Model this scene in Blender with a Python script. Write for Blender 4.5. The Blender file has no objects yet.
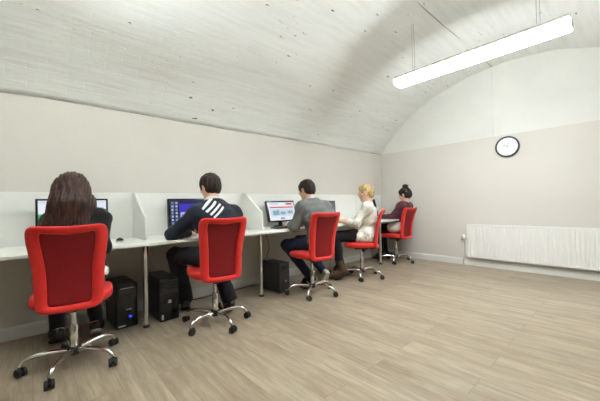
import bpy, bmesh, math, random
import numpy as np
from mathutils import Vector, Matrix

EXPO = 2.35
UP_FAR, UP_FILL, DOWN_FAR, DOWN_FILL = .3, 28.5, 14.0, .1  # only the far downlight is the room's lamp; the rest is added fill
random.seed(7)
rng = np.random.RandomState(11)
PI = math.pi
R_ = math.radians
scene = bpy.context.scene
COL = scene.collection

# ------------------------------------------------------------------ materials
def mat(name, color, rough=0.5, metal=0.0, spec=0.5, noise=0.0, nscale=20.0, bump=0.0, bscale=80.0,
        emit=None, estr=0.0, sheen=0.0, stretch=(1, 1, 1)):
    m = bpy.data.materials.new(name); m.use_nodes = True
    nt = m.node_tree; b = nt.nodes['Principled BSDF']
    b.inputs['Base Color'].default_value = (*color, 1)
    b.inputs['Roughness'].default_value = rough
    b.inputs['Metallic'].default_value = metal
    b.inputs['Specular IOR Level'].default_value = spec
    if sheen: b.inputs['Sheen Weight'].default_value = sheen
    if emit:
        b.inputs['Emission Color'].default_value = (*emit, 1)
        b.inputs['Emission Strength'].default_value = estr
    if noise or bump:
        tc = nt.nodes.new('ShaderNodeTexCoord'); mp = nt.nodes.new('ShaderNodeMapping')
        mp.inputs['Scale'].default_value = stretch
        nt.links.new(tc.outputs['Object'], mp.inputs['Vector'])
    if noise:
        n = nt.nodes.new('ShaderNodeTexNoise'); n.inputs['Scale'].default_value = nscale
        n.inputs['Detail'].default_value = 5
        nt.links.new(mp.outputs['Vector'], n.inputs['Vector'])
        rp = nt.nodes.new('ShaderNodeValToRGB')
        rp.color_ramp.elements[0].position = 0.3; rp.color_ramp.elements[1].position = 0.7
        rp.color_ramp.elements[0].color = (*[c * (1 - noise) for c in color], 1)
        rp.color_ramp.elements[1].color = (*[min(1, c * (1 + noise)) for c in color], 1)
        nt.links.new(n.outputs['Fac'], rp.inputs['Fac'])
        nt.links.new(rp.outputs['Color'], b.inputs['Base Color'])
    if bump:
        n2 = nt.nodes.new('ShaderNodeTexNoise'); n2.inputs['Scale'].default_value = bscale
        n2.inputs['Detail'].default_value = 4
        nt.links.new(mp.outputs['Vector'], n2.inputs['Vector'])
        bp = nt.nodes.new('ShaderNodeBump'); bp.inputs['Strength'].default_value = bump
        bp.inputs['Distance'].default_value = 0.01
        nt.links.new(n2.outputs['Fac'], bp.inputs['Height'])
        nt.links.new(bp.outputs['Normal'], b.inputs['Normal'])
    return m

def srgb(r, g, b):
    f = lambda c: (c / 255 / 12.92) if c / 255 <= .04045 else ((c / 255 + .055) / 1.055) ** 2.4
    return (f(r), f(g), f(b))

M = {}
M['wall'] = mat('wall_paint', srgb(218, 214, 204), 0.75, noise=0.03, nscale=1.2, bump=0.08, bscale=60)
M['taupe'] = mat('taupe_wall_paint', srgb(118, 110, 99), 0.8, noise=0.03, nscale=1.2, bump=0.08, bscale=60)
M['white_wall'] = mat('gable_whitewash', srgb(229, 229, 221), 0.8, noise=0.03, nscale=3, bump=0.25, bscale=14)
M['trim'] = mat('skirting_paint', srgb(226, 226, 218), 0.4, noise=0.02, nscale=5)
M['desk'] = mat('white_laminate', srgb(238, 238, 231), 0.35, noise=0.01, nscale=8)
M['panel'] = mat('white_panel', srgb(236, 236, 229), 0.45, noise=0.01, nscale=8)
M['chrome'] = mat('chrome', (0.78, 0.77, 0.74), 0.16, metal=1.0, noise=0.04, nscale=30)
M['steel'] = mat('brushed_steel', (0.6, 0.59, 0.56), 0.32, metal=1.0, noise=0.05, nscale=40)
M['black'] = mat('black_plastic', (0.016, 0.016, 0.017), 0.42, noise=0.2, nscale=60)
M['gloss'] = mat('black_gloss', (0.012, 0.012, 0.013), 0.22, noise=0.1, nscale=20)
M['case'] = mat('computer_case', (0.02, 0.02, 0.021), 0.38, noise=0.15, nscale=80, bump=0.05, bscale=300)
M['case_grey'] = mat('computer_front_grey', (0.055, 0.055, 0.057), 0.35, noise=0.1, nscale=60)
M['silver'] = mat('silver_plastic', (0.62, 0.63, 0.64), 0.3, metal=0.7, noise=0.03, nscale=30)
M['rubber'] = mat('rubber', (0.02, 0.018, 0.017), 0.6, noise=0.2, nscale=60)
M['red'] = mat('red_upholstery', srgb(222, 32, 24), 0.62, noise=0.05, nscale=60, bump=0.15, bscale=500, sheen=0.15)
M['white_enamel'] = mat('radiator_enamel', srgb(240, 240, 233), 0.35, noise=0.01, nscale=5)
M['white_plastic'] = mat('white_plastic', srgb(236, 236, 230), 0.4, noise=0.01, nscale=20)
M['clock_face'] = mat('clock_face', srgb(243, 245, 246), 0.4, noise=0.01, nscale=20)
M['numeral'] = mat('clock_numeral_grey', srgb(150, 155, 160), 0.5, noise=0.05, nscale=20)
M['diffuser'] = mat('lamp_diffuser', (1, 1, 0.97), 0.4, emit=(.955, 1.0, 1.06), estr=DOWN_FAR, noise=0.005, nscale=5)
LC = (.955, 1.0, 1.06)
M['updiff'] = mat('added_uplight_glow', (1, 1, 0.97), 0.4, emit=LC, estr=UP_FAR, noise=0.005, nscale=5)  # glow added on top of the lamp to lift the vault
M['updiff_near'] = mat('fill_lamp_uplight', (1, 1, 0.97), 0.4, emit=LC, estr=UP_FILL, noise=0.005, nscale=5)  # strong uplight of the added out-of-view lamp, fills ceiling and walls
M['diffuser_near'] = mat('fill_lamp_underside', (1, 1, 0.97), 0.4, emit=LC, estr=DOWN_FILL, noise=0.005, nscale=5)  # underside of the added out-of-view lamp, almost dark
M['lamp_body'] = mat('lamp_body', srgb(225, 225, 218), 0.4, noise=0.01, nscale=20)
M['wire'] = mat('thin_wire', srgb(180, 180, 172), 0.4, metal=0.4, noise=0.05, nscale=50)
M['skin'] = mat('skin', srgb(222, 178, 150), 0.5, noise=0.05, nscale=30, bump=0.05, bscale=250)
M['lips'] = mat('lips', srgb(204, 138, 122), 0.4, noise=0.05, nscale=60)
M['eye_white'] = mat('eye_white', (0.75, 0.73, 0.7), 0.2, noise=0.02, nscale=50)
M['iris'] = mat('iris', (0.06, 0.035, 0.02), 0.15, noise=0.2, nscale=200)
M['sole'] = mat('shoe_sole', srgb(205, 200, 188), 0.6, noise=0.06, nscale=60)
M['leather'] = mat('black_leather', (0.015, 0.014, 0.014), 0.4, noise=0.2, nscale=40, bump=0.1, bscale=120)
M['boot'] = mat('brown_suede', srgb(84, 60, 40), 0.8, noise=0.2, nscale=30, bump=0.2, bscale=160)
M['cable'] = mat('cable_grey', (0.05, 0.05, 0.05), 0.5, noise=0.1, nscale=30)
M['key'] = mat('keyboard_keys', (0.03, 0.03, 0.032), 0.5, noise=0.1, nscale=80)

def cloth(name, c, **k):
    k.setdefault('noise', 0.1); k.setdefault('nscale', 45); k.setdefault('bump', 0.3); k.setdefault('bscale', 160)
    return mat(name, c, 0.85, spec=0.2, sheen=0.12, **k)
M['cardigan_black'] = cloth('black_knit', (0.011, 0.011, 0.012))
M['cloth_white'] = cloth('white_cotton', srgb(222, 218, 208))
M['trouser_black'] = cloth('black_trouser', (0.012, 0.012, 0.014))
M['trouser_navy'] = cloth('dark_navy_trouser', (0.014, 0.015, 0.02))
M['jeans'] = cloth('blue_denim', srgb(36, 44, 64), noise=0.25, nscale=60)
M['sweater_grey'] = cloth('grey_knit', srgb(112, 114, 110), noise=0.12, nscale=90)
M['collar_blue'] = cloth('pale_blue_shirt', srgb(190, 200, 214))
M['cream_knit'] = cloth('cream_knit', srgb(222, 217, 203), bump=0.5, bscale=90)
M['grey_print'] = cloth('grey_print', srgb(176, 168, 156), noise=0.3, nscale=25)

def hair_mat(name, dark, light, rough=.5):
    m = bpy.data.materials.new(name); m.use_nodes = True
    nt = m.node_tree; b = nt.nodes['Principled BSDF']
    tc = nt.nodes.new('ShaderNodeTexCoord'); mp = nt.nodes.new('ShaderNodeMapping')
    mp.inputs['Scale'].default_value = (90, 90, 9)
    n = nt.nodes.new('ShaderNodeTexNoise'); n.inputs['Scale'].default_value = 1; n.inputs['Detail'].default_value = 3
    rp = nt.nodes.new('ShaderNodeValToRGB')
    rp.color_ramp.elements[0].color = (*dark, 1); rp.color_ramp.elements[1].color = (*light, 1)
    rp.color_ramp.elements[0].position = 0.35; rp.color_ramp.elements[1].position = 0.7
    bp = nt.nodes.new('ShaderNodeBump'); bp.inputs['Strength'].default_value = 0.5; bp.inputs['Distance'].default_value = 0.006
    L = nt.links.new
    L(tc.outputs['Object'], mp.inputs['Vector']); L(mp.outputs['Vector'], n.inputs['Vector'])
    L(n.outputs['Fac'], rp.inputs['Fac']); L(rp.outputs['Color'], b.inputs['Base Color'])
    L(n.outputs['Fac'], bp.inputs['Height']); L(bp.outputs['Normal'], b.inputs['Normal'])
    b.inputs['Roughness'].default_value = rough; b.inputs['Specular IOR Level'].default_value = 0.3
    return m
M['hair_brown'] = hair_mat('long_brown_hair', (0.014, 0.006, 0.004), (0.085, 0.036, 0.022))
M['hair_dark'] = hair_mat('short_dark_hair', (0.009, 0.006, 0.004), (0.045, 0.027, 0.018), .62)
M['hair_blond'] = hair_mat('blond_hair', srgb(138, 106, 64), srgb(216, 190, 136))
M['hair_black'] = hair_mat('dark_bun_hair', (0.007, 0.005, 0.005), (0.03, 0.017, 0.014))

def mesh_fabric():
    m = bpy.data.materials.new('red_mesh_fabric'); m.use_nodes = True
    nt = m.node_tree; b = nt.nodes['Principled BSDF']; L = nt.links.new
    b.inputs['Base Color'].default_value = (*srgb(150, 14, 22), 1); b.inputs['Roughness'].default_value = 0.6
    tc = nt.nodes.new('ShaderNodeTexCoord')
    n = nt.nodes.new('ShaderNodeTexNoise'); n.inputs['Scale'].default_value = 260
    L(tc.outputs['Object'], n.inputs['Vector'])
    bp = nt.nodes.new('ShaderNodeBump'); bp.inputs['Strength'].default_value = 0.3; bp.inputs['Distance'].default_value = 0.003
    L(n.outputs['Fac'], bp.inputs['Height']); L(bp.outputs['Normal'], b.inputs['Normal'])
    tr = nt.nodes.new('ShaderNodeBsdfTransparent'); tr.inputs['Color'].default_value = (1, .5, .5, 1)
    mx = nt.nodes.new('ShaderNodeMixShader'); mx.inputs['Fac'].default_value = 0.2
    L(b.outputs['BSDF'], mx.inputs[1]); L(tr.outputs['BSDF'], mx.inputs[2])
    L(mx.outputs['Shader'], nt.nodes['Material Output'].inputs['Surface'])
    return m
M['red_mesh'] = mesh_fabric()

def floor_mat():
    m = bpy.data.materials.new('oak_laminate'); m.use_nodes = True
    nt = m.node_tree; b = nt.nodes['Principled BSDF']; L = nt.links.new; N = nt.nodes.new
    tc = N('ShaderNodeTexCoord')
    br = N('ShaderNodeTexBrick')
    br.inputs['Color1'].default_value = (0.0, 0.0, 0.0, 1); br.inputs['Color2'].default_value = (1, 1, 1, 1)
    br.inputs['Mortar'].default_value = (0.5, 0.5, 0.5, 1)
    br.inputs['Scale'].default_value = 1.0; br.inputs['Mortar Size'].default_value = 0.0012
    br.inputs['Mortar Smooth'].default_value = 0.1; br.inputs['Bias'].default_value = 0.0
    br.inputs['Brick Width'].default_value = 1.38; br.inputs['Row Height'].default_value = 0.193
    br.offset = 0.37; br.offset_frequency = 2
    L(tc.outputs['Object'], br.inputs['Vector'])
    # grain: long along x
    sep = N('ShaderNodeSeparateColor'); L(br.outputs['Color'], sep.inputs['Color'])
    mul = N('ShaderNodeMath'); mul.operation = 'MULTIPLY'; mul.inputs[1].default_value = 17.0
    L(sep.outputs['Red'], mul.inputs[0])
    off = N('ShaderNodeCombineXYZ'); L(mul.outputs[0], off.inputs['X']); L(mul.outputs[0], off.inputs['Z'])
    add = N('ShaderNodeVectorMath'); add.operation = 'ADD'
    L(tc.outputs['Object'], add.inputs[0]); L(off.outputs[0], add.inputs[1])
    mp = N('ShaderNodeMapping'); mp.inputs['Scale'].default_value = (1.3, 16, 1); L(add.outputs[0], mp.inputs['Vector'])
    g = N('ShaderNodeTexNoise'); g.inputs['Scale'].default_value = 1.6; g.inputs['Detail'].default_value = 8; g.inputs['Roughness'].default_value = 0.62
    g.inputs['Distortion'].default_value = 0.8
    L(mp.outputs[0], g.inputs['Vector'])
    mp3 = N('ShaderNodeMapping'); mp3.inputs['Scale'].default_value = (5, 75, 1); L(add.outputs[0], mp3.inputs['Vector'])
    fg = N('ShaderNodeTexNoise'); fg.inputs['Scale'].default_value = 1.0; fg.inputs['Detail'].default_value = 4; fg.inputs['Distortion'].default_value = 1.2
    L(mp3.outputs[0], fg.inputs['Vector'])
    gm = N('ShaderNodeMath'); gm.operation = 'MULTIPLY_ADD'; gm.inputs[1].default_value = 0.55; L(fg.outputs['Fac'], gm.inputs[0])
    gs = N('ShaderNodeMath'); gs.operation = 'SUBTRACT'; gs.inputs[1].default_value = 0.275; L(g.outputs['Fac'], gs.inputs[0]); L(gs.outputs[0], gm.inputs[2])
    mp2 = N('ShaderNodeMapping'); mp2.inputs['Scale'].default_value = (1.2, 5.5, 1); L(add.outputs[0], mp2.inputs['Vector'])
    wv = N('ShaderNodeTexNoise'); wv.inputs['Scale'].default_value = 1.4; wv.inputs['Detail'].default_value = 3
    wv.inputs['Distortion'].default_value = 1.5
    L(mp2.outputs[0], wv.inputs['Vector'])
    r1 = N('ShaderNodeValToRGB'); e = r1.color_ramp.elements
    e[0].position = 0.28; e[0].color = (*srgb(156, 143, 123), 1); e[1].position = 0.72; e[1].color = (*srgb(189, 177, 154), 1)
    L(gm.outputs[0], r1.inputs['Fac'])
    r2 = N('ShaderNodeValToRGB'); e = r2.color_ramp.elements
    e[0].position = 0.3; e[0].color = (*srgb(228, 221, 214), 1); e[1].position = 0.65; e[1].color = (1, 1, 1, 1)
    L(wv.outputs['Fac'], r2.inputs['Fac'])
    mx = N('ShaderNodeMix'); mx.data_type = 'RGBA'; mx.blend_type = 'MULTIPLY'; mx.inputs['Factor'].default_value = 0.8
    L(r1.outputs['Color'], mx.inputs['A']); L(r2.outputs['Color'], mx.inputs['B'])
    # plank tone
    r3 = N('ShaderNodeValToRGB'); e = r3.color_ramp.elements
    e[0].color = (*srgb(236, 234, 231), 1); e[1].color = (1, 1, 1, 1)
    L(sep.outputs['Red'], r3.inputs['Fac'])
    mx2 = N('ShaderNodeMix'); mx2.data_type = 'RGBA'; mx2.blend_type = 'MULTIPLY'; mx2.inputs['Factor'].default_value = 0.9
    L(mx.outputs['Result'], mx2.inputs['A']); L(r3.outputs['Color'], mx2.inputs['B'])
    mx3 = N('ShaderNodeMix'); mx3.data_type = 'RGBA'; L(br.outputs['Fac'], mx3.inputs['Factor'])
    L(mx2.outputs['Result'], mx3.inputs['A']); mx3.inputs['B'].default_value = (*srgb(128, 112, 94), 1)
    L(mx3.outputs['Result'], b.inputs['Base Color'])
    b.inputs['Roughness'].default_value = 0.42; b.inputs['Specular IOR Level'].default_value = 0.4
    bp = N('ShaderNodeBump'); bp.inputs['Strength'].default_value = 0.12; bp.inputs['Distance'].default_value = 0.003
    L(g.outputs['Fac'], bp.inputs['Height']); L(bp.outputs['Normal'], b.inputs['Normal'])
    return m
M['floor'] = floor_mat()

def vault_mat():
    m = bpy.data.materials.new('whitewashed_brick_vault'); m.use_nodes = True
    nt = m.node_tree; b = nt.nodes['Principled BSDF']; L = nt.links.new; N = nt.nodes.new
    uv = N('ShaderNodeUVMap'); uv.uv_map = 'UVMap'
    br = N('ShaderNodeTexBrick'); br.inputs['Scale'].default_value = 1
    br.inputs['Brick Width'].default_value = 0.26; br.inputs['Row Height'].default_value = 0.078
    br.inputs['Mortar Size'].default_value = 0.012; br.inputs['Mortar Smooth'].default_value = 1.0
    nz = N('ShaderNodeTexNoise'); nz.inputs['Scale'].default_value = 3.0; nz.inputs['Detail'].default_value = 4
    L(uv.outputs[0], nz.inputs['Vector'])
    dm = N('ShaderNodeVectorMath'); dm.operation = 'MULTIPLY_ADD'
    dm.inputs[1].default_value = (0.03, 0.03, 0); L(nz.outputs['Color'], dm.inputs[0]); L(uv.outputs[0], dm.inputs[2])
    L(dm.outputs[0], br.inputs['Vector'])
    inv = N('ShaderNodeMath'); inv.operation = 'SUBTRACT'; inv.inputs[0].default_value = 1; L(br.outputs['Fac'], inv.inputs[1])
    mp = N('ShaderNodeMapping'); mp.inputs['Scale'].default_value = (1.5, 17, 1); L(uv.outputs[0], mp.inputs['Vector'])
    st = N('ShaderNodeTexNoise'); st.inputs['Scale'].default_value = 1.0; st.inputs['Detail'].default_value = 6; st.inputs['Roughness'].default_value = 0.65
    L(mp.outputs[0], st.inputs['Vector'])
    hs = N('ShaderNodeMath'); hs.operation = 'MULTIPLY_ADD'; hs.inputs[1].default_value = 0.06
    L(inv.outputs[0], hs.inputs[0]); L(st.outputs['Fac'], hs.inputs[2])
    bp = N('ShaderNodeBump'); bp.inputs['Strength'].default_value = 0.35; bp.inputs['Distance'].default_value = 0.02
    L(hs.outputs[0], bp.inputs['Height']); L(bp.outputs['Normal'], b.inputs['Normal'])
    # tone
    r1 = N('ShaderNodeValToRGB'); e = r1.color_ramp.elements
    e[0].position = 0.3; e[0].color = (*srgb(232, 234, 227), 1); e[1].position = 0.55; e[1].color = (*srgb(242, 244, 239), 1)
    L(st.outputs['Fac'], r1.inputs['Fac'])
    # pits where mortar is missing
    mp2 = N('ShaderNodeMapping'); mp2.inputs['Scale'].default_value = (9, 22, 1); L(uv.outputs[0], mp2.inputs['Vector'])
    pn = N('ShaderNodeTexNoise'); pn.inputs['Scale'].default_value = 1.0; pn.inputs['Detail'].default_value = 3
    L(mp2.outputs[0], pn.inputs['Vector'])
    big = N('ShaderNodeTexNoise'); big.inputs['Scale'].default_value = 1.1; big.inputs['Detail'].default_value = 1
    L(uv.outputs[0], big.inputs['Vector'])
    sm = N('ShaderNodeMath'); sm.operation = 'MULTIPLY_ADD'; sm.inputs[1].default_value = 0.35
    L(big.outputs['Fac'], sm.inputs[0]); L(pn.outputs['Fac'], sm.inputs[2])
    pr = N('ShaderNodeMapRange'); pr.inputs['From Min'].default_value = 0.88; pr.inputs['From Max'].default_value = 0.925
    L(sm.outputs[0], pr.inputs['Value'])
    mx = N('ShaderNodeMix'); mx.data_type = 'RGBA'
    L(pr.outputs[0], mx.inputs['Factor']); L(r1.outputs['Color'], mx.inputs['A']); mx.inputs['B'].default_value = (*srgb(112, 108, 96), 1)
    L(mx.outputs['Result'], b.inputs['Base Color'])
    b.inputs['Roughness'].default_value = 0.75; b.inputs['Specular IOR Level'].default_value = 0.3
    return m
M['vault'] = vault_mat()

def emit_mat(name, c, s=1.0):
    s = s * .95 / 2 ** EXPO
    return mat(name, (0.01, 0.01, 0.01), 0.3, emit=c, estr=s, noise=0.01, nscale=20)
E = {
 'white': emit_mat('screen_white', srgb(232, 238, 246), 1.0), 'green': emit_mat('screen_green', srgb(60, 190, 110), 1.0),
 'blue': emit_mat('screen_blue', srgb(58, 44, 190), 1.0), 'navy': emit_mat('screen_navy', srgb(24, 22, 70), 1.0),
 'violet': emit_mat('screen_violet', srgb(120, 104, 214), 1.0), 'pale': emit_mat('screen_pale', srgb(205, 220, 240), 1.0),
 'red': emit_mat('screen_red', srgb(214, 60, 76), 1.0), 'teal': emit_mat('screen_teal', srgb(120, 170, 176), 1.0),
 'grey': emit_mat('screen_grey', srgb(150, 160, 172), 1.0), 'lav': emit_mat('screen_lavender', srgb(190, 196, 232), 1.0),
 'slate': emit_mat('screen_slate', srgb(96, 106, 108), 1.0), 'led': emit_mat('blue_led', srgb(50, 60, 255), 1.6), 'ink': emit_mat('screen_ink', srgb(90, 100, 130), 1.0)}

# ------------------------------------------------------------------ mesh helpers
def link(name, me, m, parent=None, smooth=False):
    o = bpy.data.objects.new(name, me); COL.objects.link(o)
    if m is not None:
        for x in (m if isinstance(m, (list, tuple)) else [m]): me.materials.append(x)
    if parent is not None: o.parent = parent
    if smooth:
        me.polygons.foreach_set('use_smooth', [True] * len(me.polygons)); me.update()
    return o
def obj(name, bm, m, parent=None, smooth=False, angle=None):
    me = bpy.data.meshes.new(name)
    bmesh.ops.recalc_face_normals(bm, faces=bm.faces)
    bm.to_mesh(me); bm.free()
    o = link(name, me, m, parent, smooth)
    if smooth and angle: 
        try: me.set_sharp_from_angle(angle=R_(angle))
        except Exception: pass
    return o
def tag(o, label, cat, group=None):
    o['label'] = label; o['category'] = cat
    if group: o['group'] = group
    return o
def thing(name, label, cat, loc=(0, 0, 0), rz=0, group=None):
    o = bpy.data.objects.new(name, None); COL.objects.link(o)
    o.location = loc; o.rotation_euler = (0, 0, rz); o.empty_display_size = .1
    return tag(o, label, cat, group)
def struct(o): o['kind'] = 'structure'; return o

def box(bm, x0, x1, y0, y1, z0, z1, bev=0.0, seg=2, mi=0, mx=None):
    vs = [bm.verts.new(Vector((x, y, z))) for x in (x0, x1) for y in (y0, y1) for z in (z0, z1)]
    fs = [bm.faces.new([vs[i] for i in q]) for q in ((0, 1, 3, 2), (4, 6, 7, 5), (0, 4, 5, 1), (2, 3, 7, 6), (0, 2, 6, 4), (1, 5, 7, 3))]
    for f in fs: f.material_index = mi
    if bev:
        ed = list({e for f in fs for e in f.edges})
        r = bmesh.ops.bevel(bm, geom=ed, offset=bev, segments=seg, affect='EDGES', profile=0.5)
        for f in r['faces']: f.material_index = mi
        vs = list({v for f in r['faces'] for v in f.verts} | {v for v in vs if v.is_valid})
    if mx is not None:
        for v in vs: v.co = mx @ v.co
    return vs
def tube(bm, pts, r, n=12, caps=True, mi=0):
    pts = [Vector(p) for p in pts]; rs = r if isinstance(r, (list, tuple)) else [r] * len(pts)
    rings = []; up = None
    for i, p in enumerate(pts):
        t = (pts[min(i + 1, len(pts) - 1)] - pts[max(i - 1, 0)]).normalized()
        if up is None: up = Vector((0, 0, 1)) if abs(t.z) < .9 else Vector((1, 0, 0))
        a = t.cross(up).normalized(); b = a.cross(t).normalized(); up = b
        rings.append([bm.verts.new(p + (a * math.cos(2 * PI * k / n) + b * math.sin(2 * PI * k / n)) * rs[i]) for k in range(n)])
    for A, B in zip(rings, rings[1:]):
        for k in range(n):
            f = bm.faces.new((A[k], A[(k + 1) % n], B[(k + 1) % n], B[k])); f.material_index = mi
    if caps:
        bm.faces.new(rings[0][::-1]).material_index = mi; bm.faces.new(rings[-1]).material_index = mi
def lathe(bm, prof, c=(0, 0, 0), axis='z', n=24, mi=0, cap1=True):
    c = Vector(c); rings = []
    for r, h in prof:
        ring = []
        for k in range(n):
            a = 2 * PI * k / n; u, v = r * math.cos(a), r * math.sin(a)
            q = {'z': (u, v, h), 'y': (u, h, v), 'x': (h, u, v)}[axis]
            ring.append(bm.verts.new(c + Vector(q)))
        rings.append(ring)
    for A, B in zip(rings, rings[1:]):
        for k in range(n):
            f = bm.faces.new((A[k], A[(k + 1) % n], B[(k + 1) % n], B[k])); f.material_index = mi
    bm.faces.new(rings[0][::-1]).material_index = mi
    if cap1: bm.faces.new(rings[-1]).material_index = mi
def smoothpath(P, n=8):
    P = [Vector(p) for p in P]; out = []
    for i in range(len(P) - 1):
        p0, p1, p2, p3 = P[max(i - 1, 0)], P[i], P[i + 1], P[min(i + 2, len(P) - 1)]
        for k in range(n):
            t = k / n
            out.append(0.5 * ((2 * p1) + (p2 - p0) * t + (2 * p0 - 5 * p1 + 4 * p2 - p3) * t * t + (3 * p1 - p0 - 3 * p2 + p3) * t ** 3))
    return out + [P[-1]]

# ------------------------------------------------------------------ camera
CAM = Vector((3.37659, 0, 1.04))
A, P, RO = 0.837702, 0.0134631, -0.022725
fw = Vector((-math.sin(A) * math.cos(P), math.cos(A) * math.cos(P), math.sin(P)))
r0 = Vector((math.cos(A), math.sin(A), 0)); u0 = r0.cross(fw)
rt = r0 * math.cos(RO) + u0 * math.sin(RO); up = -r0 * math.sin(RO) + u0 * math.cos(RO)
cam = bpy.data.cameras.new('camera'); co = bpy.data.objects.new('camera', cam); COL.objects.link(co)
mw = Matrix((rt, up, -fw)).transposed().to_4x4(); mw.translation = CAM
co.matrix_world = mw
cam.sensor_width = 36; cam.lens = 36 * 298.8025 / 600; cam.clip_start = .02
scene.camera = co

# ------------------------------------------------------------------ room
W, YB, YF, ZS = 4.4, 5.27, -1.1, 2.01
CXV, RISE = 2.2, 1.09
RV = (CXV ** 2 + RISE ** 2) / (2 * RISE); ZC = ZS + RISE - RV
bm = bmesh.new(); box(bm, -.2, W + .2, YF - .2, YB + .2, -.1, 0); struct(obj('floor', bm, M['floor']))
bm = bmesh.new(); box(bm, -.2, 0, YF - .2, YB + .2, 0, ZS); struct(obj('wall_left', bm, M['wall']))
bm = bmesh.new(); box(bm, W, W + .2, YF - .2, YB + .2, 0, ZS); struct(obj('wall_right', bm, M['taupe']))
bm = bmesh.new(); box(bm, 0, W, YB, YB + .2, 0, ZS); struct(obj('wall_back', bm, M['wall']))
bm = bmesh.new(); box(bm, 0, W, YF - .2, YF, 0, ZS); struct(obj('wall_front', bm, M['taupe']))
a0 = math.asin(CXV / RV)
def gable(name, y0, y1):
    bm = bmesh.new(); n = 40
    pts = [(CXV + (RV + .02) * math.sin(-a0 + 2 * a0 * i / n), ZC + (RV + .02) * math.cos(-a0 + 2 * a0 * i / n)) for i in range(n + 1)]
    pts = [(0, ZS)] + [(min(max(x, 0), W), max(z, ZS + .001)) for x, z in pts] + [(W, ZS)]
    f = [bm.verts.new((x, y0, z)) for x, z in pts]; g = [bm.verts.new((x, y1, z)) for x, z in pts]
    bm.faces.new(f); bm.faces.new(g[::-1])
    for i in range(len(pts)): 
        j = (i + 1) % len(pts); bm.faces.new((f[i], g[i], g[j], f[j]))
    return struct(obj(name, bm, M['white_wall']))
gable('wall_back_gable', YB, YB + .2); gable('wall_front_gable', YF - .2, YF)
# vault: gently uneven old brickwork
na, ny = 110, 140
me = bpy.data.meshes.new('ceiling'); V = []; UV = []
def hump(s, y):
    return (.006 * math.sin(3.1 * y + 4 * s) + .005 * math.sin(7.3 * s - 1.7 * y + 1) + .004 * math.sin(5.1 * y - 2.2 * s + 2)
            + .003 * math.sin(11 * s + 3.3 * y))
for i in range(na + 1):
    th = -a0 + 2 * a0 * i / na; s = RV * (th + a0)
    edge = min(1, i / 6, (na - i) / 6)
    for j in range(ny + 1):
        y = YF - .1 + (YB - YF + .2) * j / ny
        r = RV + hump(s, y) * edge
        dz = 0 if edge > .01 else .006 * math.sin(2.7 * y) + .004 * math.sin(9.1 * y)
        V.append((CXV + r * math.sin(th), y, ZC + r * math.cos(th) + dz - .004)); UV.append((y, s))
F = [(i * (ny + 1) + j, i * (ny + 1) + j + 1, (i + 1) * (ny + 1) + j + 1, (i + 1) * (ny + 1) + j) for i in range(na) for j in range(ny)]
me.from_pydata(V, [], F); ul = me.uv_layers.new(name='UVMap')
for lp in me.loops: ul.data[lp.index].uv = UV[lp.vertex_index]
ceil = struct(link('ceiling', me, M['vault'], smooth=True))
sm_ = ceil.modifiers.new('thick', 'SOLIDIFY'); sm_.thickness = .12; sm_.offset = -1
# skirting
def skirt(name, a, b, inward):
    bm = bmesh.new(); a = Vector(a); b = Vector(b); n = Vector(inward)
    prof = [(0, 0), (.017, 0), (.017, .085), (.012, .098), (.006, .106), (0, .106)]
    A_ = [bm.verts.new(a + n * p + Vector((0, 0, q))) for p, q in prof]; B_ = [bm.verts.new(b + n * p + Vector((0, 0, q))) for p, q in prof]
    for i in range(len(prof)):
        j = (i + 1) % len(prof); bm.faces.new((A_[i], A_[j], B_[j], B_[i]))
    bm.faces.new(A_[::-1]); bm.faces.new(B_)
    struct(obj(name, bm, M['trim']))
skirt('baseboard_left', (0, YF, 0), (0, YB, 0), (1, 0, 0))
skirt('baseboard_back', (.017, YB, 0), (W, YB, 0), (0, -1, 0))
skirt('baseboard_right', (W, YF, 0), (W, YB, 0), (-1, 0, 0))

# ------------------------------------------------------------------ desk
DX, DT, DB = .705, .751, .727
dk = thing('computer_desk', 'long white shared computer desk with panelled booths along the left wall', 'desk', (0, 0, 0))
bm = bmesh.new(); box(bm, .022, DX, -.46, 5.2, DB, DT, .003); obj('worktop', bm, M['desk'], dk)
bm = bmesh.new(); box(bm, .004, .022, -.46, 5.2, .70, 1.195, .002); obj('back_panel', bm, M['panel'], dk)
DIVY = (.765, 2.03, 3.2, 4.38); LEGY = (-.42, .741, 1.953, 3.165, 4.377)
for y in DIVY:
    bm = bmesh.new()
    pr = [(.022, DT), (.46, DT), (.46, .955), (.40, .985), (.20, 1.12), (.12, 1.185), (.09, 1.195), (.022, 1.195)]
    f = [bm.verts.new((x, y - .009, z)) for x, z in pr]; g = [bm.verts.new((x, y + .009, z)) for x, z in pr]
    bm.faces.new(f); bm.faces.new(g[::-1])
    for i in range(len(pr)):
        j = (i + 1) % len(pr); bm.faces.new((f[i], g[i], g[j], f[j]))
    bmesh.ops.bevel(bm, geom=[e for e in bm.edges], offset=.002, segments=2, affect='EDGES')
    obj('divider', bm, M['panel'], dk)
for y in LEGY:
    bm = bmesh.new(); lathe(bm, [(.021, .02), (.021, .60), (.024, .605), (.024, DB - .01)], (.515, y, 0)); 
    lg = obj('leg', bm, M['chrome'], dk, True, 40)
    bm = bmesh.new(); lathe(bm, [(.026, 0), (.027, .012), (.022, .026)], (.515, y, 0)); obj('foot_cap', bm, M['rubber'], lg, True, 40)
    bm = bmesh.new(); box(bm, .45, .58, y - .05, y + .05, DB - .012, DB, .003); obj('leg_plate', bm, M['black'], lg)

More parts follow.
